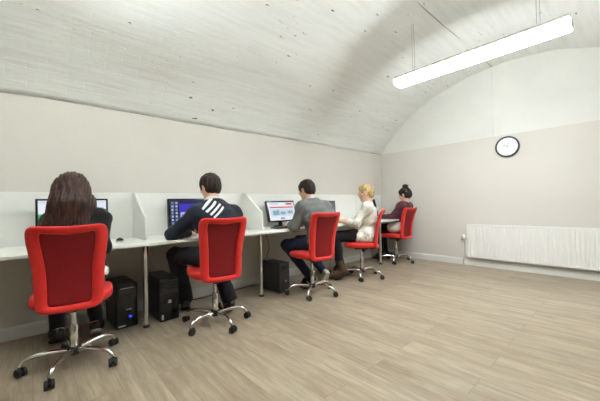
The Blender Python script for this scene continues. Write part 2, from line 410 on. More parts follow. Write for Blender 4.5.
# ------------------------------------------------------------------ chairs
def chair_obj(label, x, y, yaw, base_deg):
    t = thing('office_chair', label, 'chair', (x, y, 0), R_(yaw), 'red mesh office chairs along the desk')
    # seat
    n, mth = 36, 9
    bm = bmesh.new(); rings = []
    def sup(a, hx, hy, e=3.2):
        c, s = math.cos(a), math.sin(a)
        return hx * math.copysign(abs(c) ** (2 / e), c), hy * math.copysign(abs(s) ** (2 / e), s)
    prof = [(k_, z_ + .04) for k_, z_ in ((.80, .392), (.93, .396), (.985, .408), (1.0, .428), (.985, .446), (.93, .457), (.80, .462), (.5, .463), (.2, .461))]
    for k, z in prof:
        ring = []
        for i in range(n):
            px, py = sup(2 * PI * i / n, .225 * k, .225 * k)
            dz = -.02 * max(0, px / .225) ** 3 * (1 if z > .47 else .6) + (.008 * (py / .225) ** 2 if z > .48 else 0)
            ring.append(bm.verts.new((px + .01, py, z + dz)))
        rings.append(ring)
    for A_, B_ in zip(rings, rings[1:]):
        for i in range(n): bm.faces.new((A_[i], A_[(i + 1) % n], B_[(i + 1) % n], B_[i]))
    bm.faces.new(rings[0][::-1]); bm.faces.new(rings[-1])
    obj('seat', bm, M['red'], t, True)
    # backrest
    z0, z1 = .418, .958
    def hwid(v): return .180 - .007 * math.sin(PI * min(v / .8, 1)) ** 1.2 + .030 * v ** 2.2
    def xoff(v, uu):
        return -.228 - .035 * math.sin(PI * .5 * v) * v - .075 * v ** 2.2 + .012 * math.sin(PI * v) + .038 * uu * uu
    def outline(mside, mtop, mbot, N=96, e=7):
        out = []
        for i in range(N):
            a = 2 * PI * i / N; c, s = math.cos(a), math.sin(a)
            u = math.copysign(abs(c) ** (2 / e), c); v = .5 + .5 * math.copysign(abs(s) ** (2 / e), s)
            vv = (mbot + (1 - mtop - mbot) * v)
            w = hwid(vv) - mside
            top = .014 * (1 - (u) ** 2) * (-1 if v > .8 else 0) * max(0, (v - .8) / .2)
            out.append((u * w, vv + top / (z1 - z0) + 0.018 * (abs(u) ** 3) * max(0, (v - .8) / .2)))
        return out
    O = outline(0, 0, 0); I = outline(.066, .095, .075, e=14)
    bm = bmesh.new(); N = len(O); rings = []
    th = .016
    sec = [(0.03, -.6), (0.0, 0), (.03, .6), (.16, 1), (.5, 1.1), (.86, .9), (1.0, .3), (1.0, -.3), (.86, -.9), (.5, -1.1), (.16, -1)]
    for k, h in sec:
        ring = []
        for (yo, vo), (yi, vi) in zip(O, I):
            yy = yo + (yi - yo) * k; vv = vo + (vi - vo) * k
            ring.append(bm.verts.new((xoff(vv, yy / .21) + h * th, yy, z0 + (z1 - z0) * vv)))
        rings.append(ring)
    for A_, B_ in zip(rings, rings[1:] + rings[:1]):
        for i in range(N): bm.faces.new((A_[i], A_[(i + 1) % N], B_[(i + 1) % N], B_[i]))
    br = obj('backrest_frame', bm, M['red'], t, True)
    # mesh panel
    bm = bmesh.new(); nu, nv = 14, 22; G = []
    for j in range(nv + 1):
        v = .065 + (.915 - .065) * j / nv; row = []
        for i in range(nu + 1):
            yy = (hwid(v) - .058) * (2 * i / nu - 1); row.append(bm.verts.new((xoff(v, yy / .21), yy, z0 + (z1 - z0) * v)))
        G.append(row)
    for j in range(nv):
        for i in range(nu): bm.faces.new((G[j][i], G[j][i + 1], G[j + 1][i + 1], G[j + 1][i]))
    pn = obj('back_mesh', bm, M['red_mesh'], t, True)
    md = pn.modifiers.new('thick', 'SOLIDIFY'); md.thickness = .003; md.offset = 0
    # bracket, mechanism
    bm = bmesh.new(); tube(bm, smoothpath([(-.08, 0, .415), (-.15, 0, .412), (-.195, 0, .42), (-.208, 0, .45), (-.212, 0, .5)], 6), .016, 10)
    obj('back_bracket', bm, M['black'], t, True)
    bm = bmesh.new(); box(bm, -.1, .09, -.07, .07, .395, .434, .008); obj('tilt_mechanism', bm, M['black'], t)
    bm = bmesh.new(); tube(bm, smoothpath([(.0, -.05, .41), (.0, -.15, .405), (.01, -.20, .39)], 5), .006, 8)
    lv = obj('height_lever', bm, M['black'], t, True)
    bm = bmesh.new(); lathe(bm, [(.024, 0), (.028, .006), (.028, .03), (.022, .036)], (-.03, 0, .36), n=18); obj('tension_knob', bm, M['black'], t, True, 40)
    bm = bmesh.new(); lathe(bm, [(.014, .25), (.014, .40)], n=18); gc = obj('gas_column', bm, M['chrome'], t, True, 40)
    bm = bmesh.new(); lathe(bm, [(.024, .10), (.026, .105), (.026, .265), (.023, .27)], n=20); obj('column_sleeve', bm, M['chrome'], gc, True, 40)
    bm = bmesh.new(); lathe(bm, [(.03, .07), (.04, .075), (.042, .108), (.036, .118), (.028, .12)], n=24); obj('base_hub', bm, M['black'], t, True, 40)
    for k in range(5):
        a = R_(base_deg + 72 * k - yaw); d = Vector((math.cos(a), math.sin(a), 0)); sd = Vector((-d.y, d.x, 0))
        bm = bmesh.new()
        pth = smoothpath([d * .03 + Vector((0, 0, .098)), d * .12 + Vector((0, 0, .108)), d * .20 + Vector((0, 0, .108)), d * .255 + Vector((0, 0, .09)), d * .277 + Vector((0, 0, .058))], 6)
        tube(bm, pth, [.016 - .003 * i / len(pth) for i in range(len(pth))], 12)
        lg = obj('base_leg', bm, M['chrome'], t, True, 50)
        bm = bmesh.new(); sw = a + [0.5, -.9, 1.6, -.2, 2.3][k]; wd = Vector((-math.sin(sw), math.cos(sw), 0)); fd = Vector((math.cos(sw), math.sin(sw), 0))
        c = d * .279 + fd * .012 + Vector((0, 0, .0275))
        for q in (-1, 1):
            tube(bm, [c + wd * q * .005, c + wd * q * .008, c + wd * q * .022, c + wd * q * .026], [.022, .0275, .0275, .021], 20)
        tube(bm, [c - wd * .007, c + wd * .007], .012, 12)
        tube(bm, [d * .279 + Vector((0, 0, .03)), d * .279 + Vector((0, 0, .064))], .008, 10)
        obj('caster', bm, M['rubber'], lg, True, 40)
    return t
chair_obj('red mesh-back office chair in front at left, holding the long-haired woman in black', .835, .21, 171, -30)
chair_obj('red mesh-back office chair under the man in the navy sweater with white stripes', .868, 1.215, 170, 1)
chair_obj('red mesh-back office chair under the man in the grey sweater', .86, 2.43, 172, 18)
chair_obj('red office chair seen edge-on under the blond woman in white', .805, 3.46, 211, 14)
chair_obj('red office chair near the far corner, under the woman with the dark bun', .585, 4.76, 178, 3)

# ------------------------------------------------------------------ monitors
def monitor(label, x, y, z0, w, h, tilt, yaw, layout):
    t = thing('computer_monitor', label, 'monitor', (x, y, DT), R_(yaw), 'black desktop monitors in the booths')
    T = Matrix.Translation((0, 0, z0 + h / 2 - DT)) @ Matrix.Rotation(R_(-tilt), 4, 'Y')
    bm = bmesh.new(); box(bm, -.045, 0, -w / 2, w / 2, -h / 2, h / 2, .006, 3, mx=T); obj('casing', bm, M['gloss'], t, True, 35)
    bz = .016
    bm = bmesh.new(); sw, sh = w / 2 - bz, h / 2 - bz
    mats = []; 
    def rect(y0, y1, zz0, zz1, key, lift):
        if key not in mats: mats.append(key)
        # u 0..1 from the viewer's left to right (viewer looks along -x, left is -y)
        vs = [bm.verts.new(T @ Vector((.0006 + lift, -sw + 2 * sw * u, -sh + 2 * sh * v))) for u, v in ((y0, zz0), (y1, zz0), (y1, zz1), (y0, zz1))]
        f = bm.faces.new(vs); f.material_index = mats.index(key)
    for q in layout: rect(*q)
    obj('screen', bm, [E[k] for k in mats], t)
    bm = bmesh.new(); tube(bm, [(-.045, 0, .012), (-.05, 0, z0 - DT + h * .45)], [.028, .022], 14); box(bm, -.07, -.03, -.05, .05, z0 - DT + h * .3, z0 - DT + h * .55, .006); obj('stand_neck', bm, M['black'], t, True, 40)
    bm = bmesh.new(); lathe(bm, [(.10, 0), (.105, .004), (.10, .012), (.05, .018)], n=36)
    for v in bm.verts: v.co.y *= 1.15
    for v in bm.verts: v.co.x = v.co.x * .95 - .02
    obj('stand_base', bm, M['gloss'], t, True, 40)
    return t
L1 = [(0, 1, 0, 1, 'white', 0), (0, .16, .38, .62, 'green', .0004), (.03, .15, .1, .3, 'pale', .0004), (.02, .98, .93, .99, 'pale', .0004), (.82, .96, .2, .8, 'lav', .0004), (.2, .8, .3, .8, 'pale', .0004)]
L2 = [(0, 1, 0, 1, 'navy', 0), (.20, .62, .58, .86, 'blue', .0004), (.22, .55, .10, .56, 'lav', .0004), (.24, .36, .30, .50, 'violet', .0008), (.36, .50, .14, .34, 'white', .0008), (.42, .56, .36, .5, 'pale', .0008), (.64, .98, .2, .9, 'violet', .0004), (0, 1, 0, .05, 'ink', .0008)]
for r_ in range(7):
    for c_ in range(2): L2.append((.03 + .085 * c_, .075 + .085 * c_, .86 - .12 * r_, .93 - .12 * r_, 'lav' if (r_ + c_) % 3 else 'teal', .0008))
L3 = [(0, 1, 0, 1, 'white', 0), (.06, .96, .66, .73, 'red', .0004), (.68, .92, .82, .92, 'red', .0004), (.06, .95, .22, .62, 'pale', .0004), (.14, .30, .28, .52, 'teal', .0008), (.30, .38, .3, .58, 'grey', .0008), (.42, .62, .3, .46, 'teal', .0008), (.7, .9, .34, .5, 'grey', .0008), (.4, .55, .06, .14, 'ink', .0004), (.08, .4, .86, .9, 'grey', .0004), (0, 1, .96, 1, 'ink', .0008)]
L4 = [(0, 1, 0, 1, 'slate', 0), (.05, .95, .87, .95, 'ink', .0004), (.05, .6, .2, .8, 'teal', .0004), (.65, .96, .12, .55, 'grey', .0004)]
L5 = [(0, 1, 0, 1, 'grey', 0), (.05, .95, .85, .95, 'ink', .0004)]
monitor('black monitor half hidden behind the long brown hair, green block on its screen', .17, .275, .81, .50, .325, 3, 0, L1)
monitor('black monitor showing a blue and purple desktop with icon columns', .17, 1.315, .805, .52, .328, 3, 0, L2)
monitor('tilted black monitor showing a white web page with a red bar', .19, 2.54, .815, .48, .29, 15, 0, L3)
monitor('black monitor seen past the grey sweater, grey picture on its screen', .17, 3.425, .80, .47, .29, 4, 0, L4)
monitor('black monitor edge showing above the last divider in front of the dark-bun woman', .25, 4.70, .80, .47, .31, 12, 34, L5)

# ------------------------------------------------------------------ keyboards, mice
def keyboard(label, x, y, yaw):
    t = thing('keyboard', label, 'keyboard', (x, y, DT), R_(yaw))
    bm = bmesh.new(); box(bm, -.07, .07, -.22, .22, 0, .014, .004); obj('keyboard_body', bm, M['black'], t)
    bm = bmesh.new()
    for r_ in range(5):
        for c_ in range(20):
            if r_ == 0 and 4 <= c_ <= 8: 
                continue
            x_ = .05 - r_ * .0235; y_ = -.205 + c_ * .0213
            box(bm, x_ - .019, x_, y_, y_ + .018, .013, .018)
    o = obj('keys', bm, M['key'], t); o['kind'] = 'stuff'
keyboard('black keyboard under the hands of the man in grey', .44, 2.42, 0)
keyboard('black keyboard under the hands of the blond woman', .40, 3.33, 12)
def mouse(label, x, y, yaw):
    t = thing('computer_mouse', label, 'mouse', (x, y, DT), R_(yaw))
    def dome(k0, k1, z0, z1):
        bm = bmesh.new(); n = 24; rings = []
        for i in range(7):
            f = i / 6; r = math.sqrt(max(0, 1 - (k0 + (k1 - k0) * f) ** 2)); z = z0 + (z1 - z0) * f
            rings.append([bm.verts.new((.055 * r * math.cos(2 * PI * k / n), .031 * r * math.sin(2 * PI * k / n) , z)) for k in range(n)])
        for A_, B_ in zip(rings, rings[1:]):
            for k in range(n): bm.faces.new((A_[k], A_[(k + 1) % n], B_[(k + 1) % n], B_[k]))
        bm.faces.new(rings[0][::-1]); bm.faces.new(rings[-1]); return bm
    obj('mouse_shell', dome(.35, .97, .014, .036), M['gloss'], t, True)
    obj('side_band', dome(0, .36, 0, .0145), M['silver'], t, True)
    bm = bmesh.new(); tube(bm, [(-.028, -.004, .034), (-.028, .004, .034)], .006, 12); obj('scroll_wheel', bm, M['silver'], t, True)
mouse('black and silver mouse lying alone on the desk beside the long-haired woman', .40, .57, 0)

# ------------------------------------------------------------------ computers under the desk
def tower(label, x, y, w, h, d, yaw, kind):
    t = thing('computer_tower', label, 'computer', (x, y, 0), R_(yaw), 'black computer towers under the desk')
    bm = bmesh.new(); box(bm, -d, -.02, -w / 2, w / 2, .012, h, .004); obj('case', bm, M['case'], t)
    for sx in (-d + .04, -.05):
        for sy in (-1, 1):
            bm = bmesh.new(); lathe(bm, [(.012, 0), (.014, .013)], (sx, sy * (w / 2 - .025), 0), n=12); obj('foot', bm, M['rubber'], t)
    bm = bmesh.new(); box(bm, -.022, 0, -w / 2 + .001, w / 2 - .001, .012, h + .001, .009, 3)
    fm = M['case_grey'] if kind == 3 else M['gloss']
    fp = obj('front_panel', bm, fm, t, True, 35)
    bays = {1: [.86, .76], 2: [.83, .70], 3: [.88, .80]}[kind]
    for b_ in bays:
        bm = bmesh.new(); box(bm, -.002, .0025, -w / 2 + .014, w / 2 - .014, h * b_ - .018, h * b_ + .018, .002); dr = obj('drive_bay', bm, M['case'] if kind != 3 else M['gloss'], t)
    bm = bmesh.new()
    if kind == 1:
        box(bm, 0, .004, -w / 2 + .03, w / 2 - .03, h * .90, h * .912, .001); obj('silver_strip', bm, M['silver'], t)
        bm = bmesh.new(); box(bm, 0, .004, -.01, .03, h * .42, h * .44, .001); obj('silver_strip', bm, M['silver'], t)
        bm = bmesh.new(); box(bm, 0, .004, .012, .034, h * .24, h * .29, .002); obj('power_light', bm, E['led'], t)
        bm = bmesh.new(); box(bm, 0, .003, -w / 2 + .012, -.015, h * .07, h * .10, .001); obj('sticker', bm, M['white_plastic'], t)
    elif kind == 2:
        lathe(bm, [(.016, 0), (.016, .003), (.012, .005)], (0.0, .0, h * .47), axis='x', n=20); obj('badge', bm, M['silver'], t, True, 40)
        bm = bmesh.new(); box(bm, 0, .003, -w / 2 + .012, -w / 2 + .03, h * .08, h * .19, .001); obj('sticker', bm, M['white_plastic'], t)
        bm = bmesh.new(); box(bm, -.004, .003, -w / 2 + .002, w / 2 - .002, h * .945, h * .955, .001); obj('silver_strip', bm, M['case_grey'], t)
    else:
        lathe(bm, [(.014, 0), (.014, .003), (.011, .005)], (0.0, .01, h * .40), axis='x', n=20); obj('badge', bm, M['silver'], t, True, 40)
        bm = bmesh.new(); box(bm, 0, .003, .0, .04, h * .06, h * .11, .001); obj('sticker', bm, M['white_plastic'], t)
        bm = bmesh.new(); box(bm, -d + .03, -d + .10, -.03, .03, h, h + .004, .001); obj('top_vent', bm, M['silver'], t)
tower('black computer tower with a blue power light, nearest the long-haired woman', .435, .612, .165, .388, .40, 2, 1)
tower('black computer tower with a round silver badge beside the first desk leg', .53, .935, .17, .392, .44, 1, 2)
tower('black computer tower with grey front under the red-bar monitor', .618, 2.222, .145, .358, .38, 3, 3)

# ------------------------------------------------------------------ cables
def cable(name, label, pts, r=.004, m='cable'):
    bm = bmesh.new(); tube(bm, smoothpath(pts, 8), r, 8); o = obj(name, bm, M[m], None, True); return tag(o, label, 'cable')
cable('monitor_cable', 'dark cable hanging from the desk down to the computer with the grey front',
      [(.12, 2.30, DB - .002), (.14, 2.315, .60), (.20, 2.30, .48), (.22, 2.25, .40), (.255, 2.23, .375), (.268, 2.22, .366)])
cable('power_cable', 'thin grey cable lying along the skirting behind the striped-sweater man',
      [(.10, 1.06, .006), (.06, 1.25, .006), (.09, 1.45, .006), (.05, 1.65, .006), (.08, 1.85, .006), (.05, 2.1, .006), (.1, 2.13, .006)], .005)

# ------------------------------------------------------------------ radiator
rd = thing('radiator', 'long white panel radiator on the back wall at right', 'radiator', (1.6, YB, .14), 0)
RL, RH = 1.8, .52
bm = bmesh.new(); n = int(RL / .045); xs = []
prof = []
for i in range(n):
    x = i * RL / n; p = RL / n
    prof += [(x + p * .0, 0), (x + p * .36, 0), (x + p * .5, .006), (x + p * .86, .006)]
prof.append((RL, 0))
zz = [0, .02, .035, RH - .035, RH - .02, RH]
rows = []
for z in zz:
    k = 0 if z in (0, .02, RH - .02, RH) else 1
    rows.append([bm.verts.new((x, -.085 + dp * k, z)) for x, dp in prof])
for A_, B_ in zip(rows, rows[1:]):
    for i in range(len(prof) - 1): bm.faces.new((A_[i], A_[i + 1], B_[i + 1], B_[i]))
o = obj('front_panel', bm, M['white_enamel'], rd, False); md = o.modifiers.new('t', 'SOLIDIFY'); md.thickness = .002
bm = bmesh.new(); box(bm, .0, RL, -.04, -.028, .005, RH - .005, .003); obj('rear_panel', bm, M['white_enamel'], rd)
for x0 in (-.004, RL):
    bm = bmesh.new(); box(bm, x0, x0 + .004, -.086, -.026, 0.004, RH, .001); obj('side_panel', bm, M['white_enamel'], rd)
bm = bmesh.new(); box(bm, 0, RL, -.087, -.082, RH - .004, RH + .004, .001); box(bm, 0, RL, -.03, -.026, RH - .004, RH + .004, .001)
for i in range(60): box(bm, .01 + i * RL / 60.5, .018 + i * RL / 60.5, -.083, -.029, RH - .002, RH + .002)
obj('top_grille', bm, M['white_enamel'], rd)
for x0 in (.2, RL - .2):
    bm = bmesh.new(); box(bm, x0, x0 + .03, -.04, -.001, .05, RH - .05); obj('wall_bracket', bm, M['white_enamel'], rd)
bm = bmesh.new(); tube(bm, smoothpath([(.02, -.055, .025), (-.022, -.055, .022), (-.03, -.055, .05), (-.03, -.055, .22), (-.03, -.055, .27)], 5), .010, 12); obj('inlet_pipe', bm, M['white_plastic'], rd, True)
bm = bmesh.new(); tube(bm, [(-.085, -.03, -.139), (-.085, -.03, .27)], .009, 12); obj('riser_pipe', bm, M['white_plastic'], rd, True)
bm = bmesh.new(); tube(bm, [(-.10, -.045, .275), (-.02, -.055, .275)], .013, 12); vb = obj('valve', bm, M['steel'], rd, True)
bm = bmesh.new(); lathe(bm, [(.018, .29), (.024, .295), (.026, .34), (.020, .352)], (-.075, -.045, 0), n=20); obj('valve_head', bm, M['white_plastic'], vb, True, 40)
tag(rd, rd['label'], 'radiator')

# ------------------------------------------------------------------ clock
ck = thing('wall_clock', 'round white wall clock with a black rim high on the back wall', 'clock', (2.16, YB, 1.828), 0)
bm = bmesh.new(); lathe(bm, [(.148, 0), (.153, -.01), (.153, -.032), (.146, -.04), (.134, -.04), (.130, -.02)], axis='y', n=64, cap1=False); obj('rim', bm, M['black'], ck, True, 35)
bm = bmesh.new(); lathe(bm, [(.133, -.018), (.133, -.022)], axis='y', n=64); obj('dial', bm, M['clock_face'], ck)
bm = bmesh.new()
for k in range(12):
    a = k * PI / 6; T = Matrix.Rotation(a, 4, 'Y'); box(bm, -.0025, .0025, -.0235, -.0215, .10 if k % 3 == 0 else .108, .122, mx=T)
obj('hour_marks', bm, M['numeral'], ck)
for ang, ln, wd in ((-60, .06, .0045), (20, .092, .003)):
    bm = bmesh.new(); box(bm, -wd, wd, -.026, -.024, -.015, ln, mx=Matrix.Rotation(R_(ang), 4, 'Y')); obj('clock_hand', bm, M['numeral'], ck)

# ------------------------------------------------------------------ pendant lamp, and an added unseen fill copy
def vz(x): return ZC + math.sqrt(RV ** 2 - (x - CXV) ** 2)
def lamp(label, y, x0=1.55, x1=3.09, z=2.40, sfx=''):
    t = thing('pendant_lamp', label, 'lamp', ((x0 + x1) / 2, y, z), 0)
    L_ = (x1 - x0) / 2; w = .075
    bm = bmesh.new(); pr = [(-w, .072), (-w, .02), (-w + .012, 0.003), (-w + .03, 0), (w - .03, 0), (w - .012, .003), (w, .02), (w, .072)]
    a_ = [bm.verts.new((-L_ + .012, p, q)) for p, q in pr]; b_ = [bm.verts.new((L_ - .012, p, q)) for p, q in pr]
    for i in range(len(pr)): j = (i + 1) % len(pr); bm.faces.new((a_[i], a_[j], b_[j], b_[i]))
    bm.faces.new(a_[::-1]); bm.faces.new(b_); obj('diffuser', bm, M['diffuser' + sfx], t)
    bm = bmesh.new(); box(bm, -L_, L_, -w - .022, w + .022, .068, .094, .004); obj('housing', bm, M['lamp_body'], t)
    bm = bmesh.new(); box(bm, -L_ + .03, L_ - .03, -w + .015, w - .015, .094, .098, .001); obj('added_uplight', bm, M['updiff' + sfx], t)  # upward glow added to brighten the vault, not part of the real fixture
    for s in (-1, 1):
        bm = bmesh.new(); box(bm, s * L_ - .006, s * L_ + .006, -w * .9, w * .9, .01, .072, .003); obj('end_cap', bm, M['lamp_body'], t)
        xw = s * (L_ - .21)
        for d in (-.012, .012):
            bm = bmesh.new(); tube(bm, [(xw + d, 0, .092), (xw + d, 0, vz((x0 + x1) / 2 + xw) - z + .003)], .002, 6); obj('suspension_wire', bm, M['wire'], t)
    return t
lamp('long white fluorescent pendant lamp glowing below the vaulted ceiling', 3.235)
lamp('added unseen fill lamp lighting the vault over the near end of the desk', .25, sfx='_near')  # lamp added out of view to raise ceiling and wall light
bm = bmesh.new(); tube(bm, [(1.967, 2.6, vz(1.967) - .004), (1.955, 3.2, vz(1.955) - .004), (1.96, 3.6, vz(1.96) - .004), (1.985, 4.3, vz(1.985) - .004), (1.99, 5.26, vz(1.99) - .008)], .006, 8)
tag(obj('ceiling_cable', bm, M['wire'], None, True), 'thin grey cable running along the vault crown behind the lamp', 'cable')
bm = bmesh.new(); tube(bm, [(1.98, YB - .004, 2.03), (1.99, YB - .004, 3.05)], .0045, 8)
tag(obj('wall_conduit', bm, M['white_plastic'], None, True), 'thin white conduit running up the white gable left of the clock', 'conduit')

# ------------------------------------------------------------------ implicit surfaces for people
class Field:
    def __init__(s, lo, hi, h):
        s.lo = np.array(lo, np.float32); s.h = h
        s.n = np.ceil((np.array(hi) - s.lo) / h).astype(int) + 1
        s.F = np.full(s.n, .2, np.float32)
    def block(s, lo, hi):
        a = np.maximum(np.floor((np.array(lo) - s.lo) / s.h).astype(int), 0)
        b = np.minimum(np.ceil((np.array(hi) - s.lo) / s.h).astype(int) + 1, s.n)
        if np.any(b <= a): return None, None
        ax = [s.lo[i] + s.h * np.arange(a[i], b[i], dtype=np.float32) for i in range(3)]
        return tuple(slice(a[i], b[i]) for i in range(3)), np.meshgrid(*ax, indexing='ij', sparse=True)
    def put(s, lo, hi, fn, k=.02, op='u', m=.06):
        sl, g = s.block(np.array(lo) - m - k, np.array(hi) + m + k)
        if sl is None: return
        d = fn(*g).astype(np.float32); o = s.F[sl]
        if op == 'u':
            h = np.maximum(k - np.abs(o - d), 0) / k
            s.F[sl] = np.minimum(o, d) - h * h * k * .25
        elif op == 's':
            d = -d; h = np.maximum(k - np.abs(o - d), 0) / k
            s.F[sl] = np.maximum(o, d) + h * h * k * .25
    def cone(s, a, b, ra, rb, k=.02, op='u', flat=False, flatw=1.0, side=None):
        a = np.array(a, float); b = np.array(b, float); ab = b - a; L2 = ab @ ab; L = math.sqrt(L2)
        r = max(ra, rb)
        def fn(X, Y, Z):
            px, py, pz = X - a[0], Y - a[1], Z - a[2]
            t = (px * ab[0] + py * ab[1] + pz * ab[2]) / L2; tc = np.clip(t, 0, 1)
            dx, dy, dz = px - tc * ab[0], py - tc * ab[1], pz - tc * ab[2]
            if side is not None:
                q = dx * side[0] + dy * side[1] + dz * side[2]; g = (1 / flatw - 1)
                dx, dy, dz = dx + q * side[0] * g, dy + q * side[1] * g, dz + q * side[2] * g
            d = np.sqrt(dx * dx + dy * dy + dz * dz) - (ra + (rb - ra) * tc)
            if flat: d = np.maximum(d, (t - 1) * L)
            return d
        s.put(np.minimum(a, b) - r, np.maximum(a, b) + r, fn, k, op)
    def ell(s, c, rad, k=.02, op='u', rot=None):
        c = np.array(c, float); rad = np.array(rad, float); Rm = np.eye(3) if rot is None else np.array(rot)
        e = np.abs(Rm) @ rad
        def fn(X, Y, Z):
            px, py, pz = X - c[0], Y - c[1], Z - c[2]
            l = [Rm[0, i] * px + Rm[1, i] * py + Rm[2, i] * pz for i in range(3)]
            k0 = np.sqrt(sum((l[i] / rad[i]) ** 2 for i in range(3))); k1 = np.sqrt(sum((l[i] / rad[i] ** 2) ** 2 for i in range(3)))
            return k0 * (k0 - 1) / np.maximum(k1, 1e-6)
        s.put(c - e, c + e, fn, k, op)
    def plane(s, p, n, k=.004):      # keep the side where (x-p).n < 0
        p = np.array(p, float); n = np.array(n, float); n /= np.linalg.norm(n)
        sl, (X, Y, Z) = s.block(s.lo, s.lo + s.h * s.n)
        d = ((X - p[0]) * n[0] + (Y - p[1]) * n[1] + (Z - p[2]) * n[2]).astype(np.float32)
        h = np.maximum(k - np.abs(s.F - d), 0) / k; s.F = np.maximum(s.F, d) + h * h * k * .25
    def warp(s, fn, band=.05):
        sl, (X, Y, Z) = s.block(s.lo, s.lo + s.h * s.n)
        s.F = s.F + np.where(np.abs(s.F) < band, fn(X, Y, Z), 0).astype(np.float32)
    def mesh(s, name, relax=1):
        F = s.F.copy(); F[0], F[-1] = .1, .1; F[:, 0], F[:, -1] = .1, .1; F[:, :, 0], F[:, :, -1] = .1, .1
        S = F < 0; nx, ny, nz = F.shape
        c = np.zeros((nx - 1, ny - 1, nz - 1), np.int8)
        for i in (0, 1):
            for j in (0, 1):
                for k in (0, 1): c += S[i:nx - 1 + i, j:ny - 1 + j, k:nz - 1 + k]
        I = np.argwhere((c > 0) & (c < 8)); ids = np.full(c.shape, -1, np.int32); ids[tuple(I.T)] = np.arange(len(I))
        cor = {(i, j, k): F[I[:, 0] + i, I[:, 1] + j, I[:, 2] + k] for i in (0, 1) for j in (0, 1) for k in (0, 1)}
        acc = np.zeros((len(I), 3), np.float64); cnt = np.zeros(len(I))
        for ax in range(3):
            for u in (0, 1):
                for v in (0, 1):
                    p = [0, 0, 0]; o = [q for q in range(3) if q != ax]; p[o[0]] = u; p[o[1]] = v
                    q = list(p); q[ax] = 1; f0, f1 = cor[tuple(p)], cor[tuple(q)]; m = (f0 < 0) != (f1 < 0)
                    t = np.where(m, f0 / np.where(m, f0 - f1, 1), 0); w = np.tile(np.array(p, float), (len(I), 1)); w[:, ax] = t
                    acc += w * m[:, None]; cnt += m
        V = s.lo + s.h * (I + acc / cnt[:, None]); Q = []
        for ax in range(3):
            a = np.moveaxis(S, ax, 0); b = np.moveaxis(ids, ax, 0)
            ch = a[:-1] != a[1:]; J = np.argwhere(ch[:, 1:-1, 1:-1]); i, j, k = J[:, 0], J[:, 1] + 1, J[:, 2] + 1
            q = np.stack([b[i, j - 1, k - 1], b[i, j, k - 1], b[i, j, k], b[i, j - 1, k]], 1)
            flip = a[i, j, k] if ax != 1 else ~a[i, j, k]
            q[~flip] = q[~flip][:, ::-1]; Q.append(q)
        Q = np.concatenate(Q)
        for _ in range(relax):
            e = np.concatenate([Q[:, [0, 1]], Q[:, [1, 2]], Q[:, [2, 3]], Q[:, [3, 0]]]); e = np.concatenate([e, e[:, ::-1]])
            n_ = np.bincount(e[:, 0], minlength=len(V)); A_ = np.stack([np.bincount(e[:, 0], V[e[:, 1], i], len(V)) for i in range(3)], 1)
            V = V * .5 + .5 * A_ / np.maximum(n_, 1)[:, None]
        me = bpy.data.meshes.new(name)
        me.vertices.add(len(V)); me.vertices.foreach_set('co', V.astype(np.float32).ravel())
        me.loops.add(Q.size); me.loops.foreach_set('vertex_index', Q.ravel().astype(np.int32))
        me.polygons.add(len(Q)); me.polygons.foreach_set('loop_start', np.arange(0, Q.size, 4, dtype=np.int32))
        me.update(calc_edges=True); me.validate()
        return me

def rotm(yaw, pitch, roll):
    return np.array((Matrix.Rotation(R_(yaw), 3, 'Z') @ Matrix.Rotation(R_(pitch), 3, 'Y') @ Matrix.Rotation(R_(roll), 3, 'X')))
def nv(v): v = np.array(v, float); return v / np.linalg.norm(v)
def wr(amp, fx, fy, fz, ph=0):
    return lambda X, Y, Z: amp * (np.sin(fx * X + fy * Y + fz * Z + ph + 2.0 * np.sin(9 * Y + 7 * X + ph)) * np.sin(.37 * fx * X - .3 * fy * Y + .6 * fz * Z + 1.3))

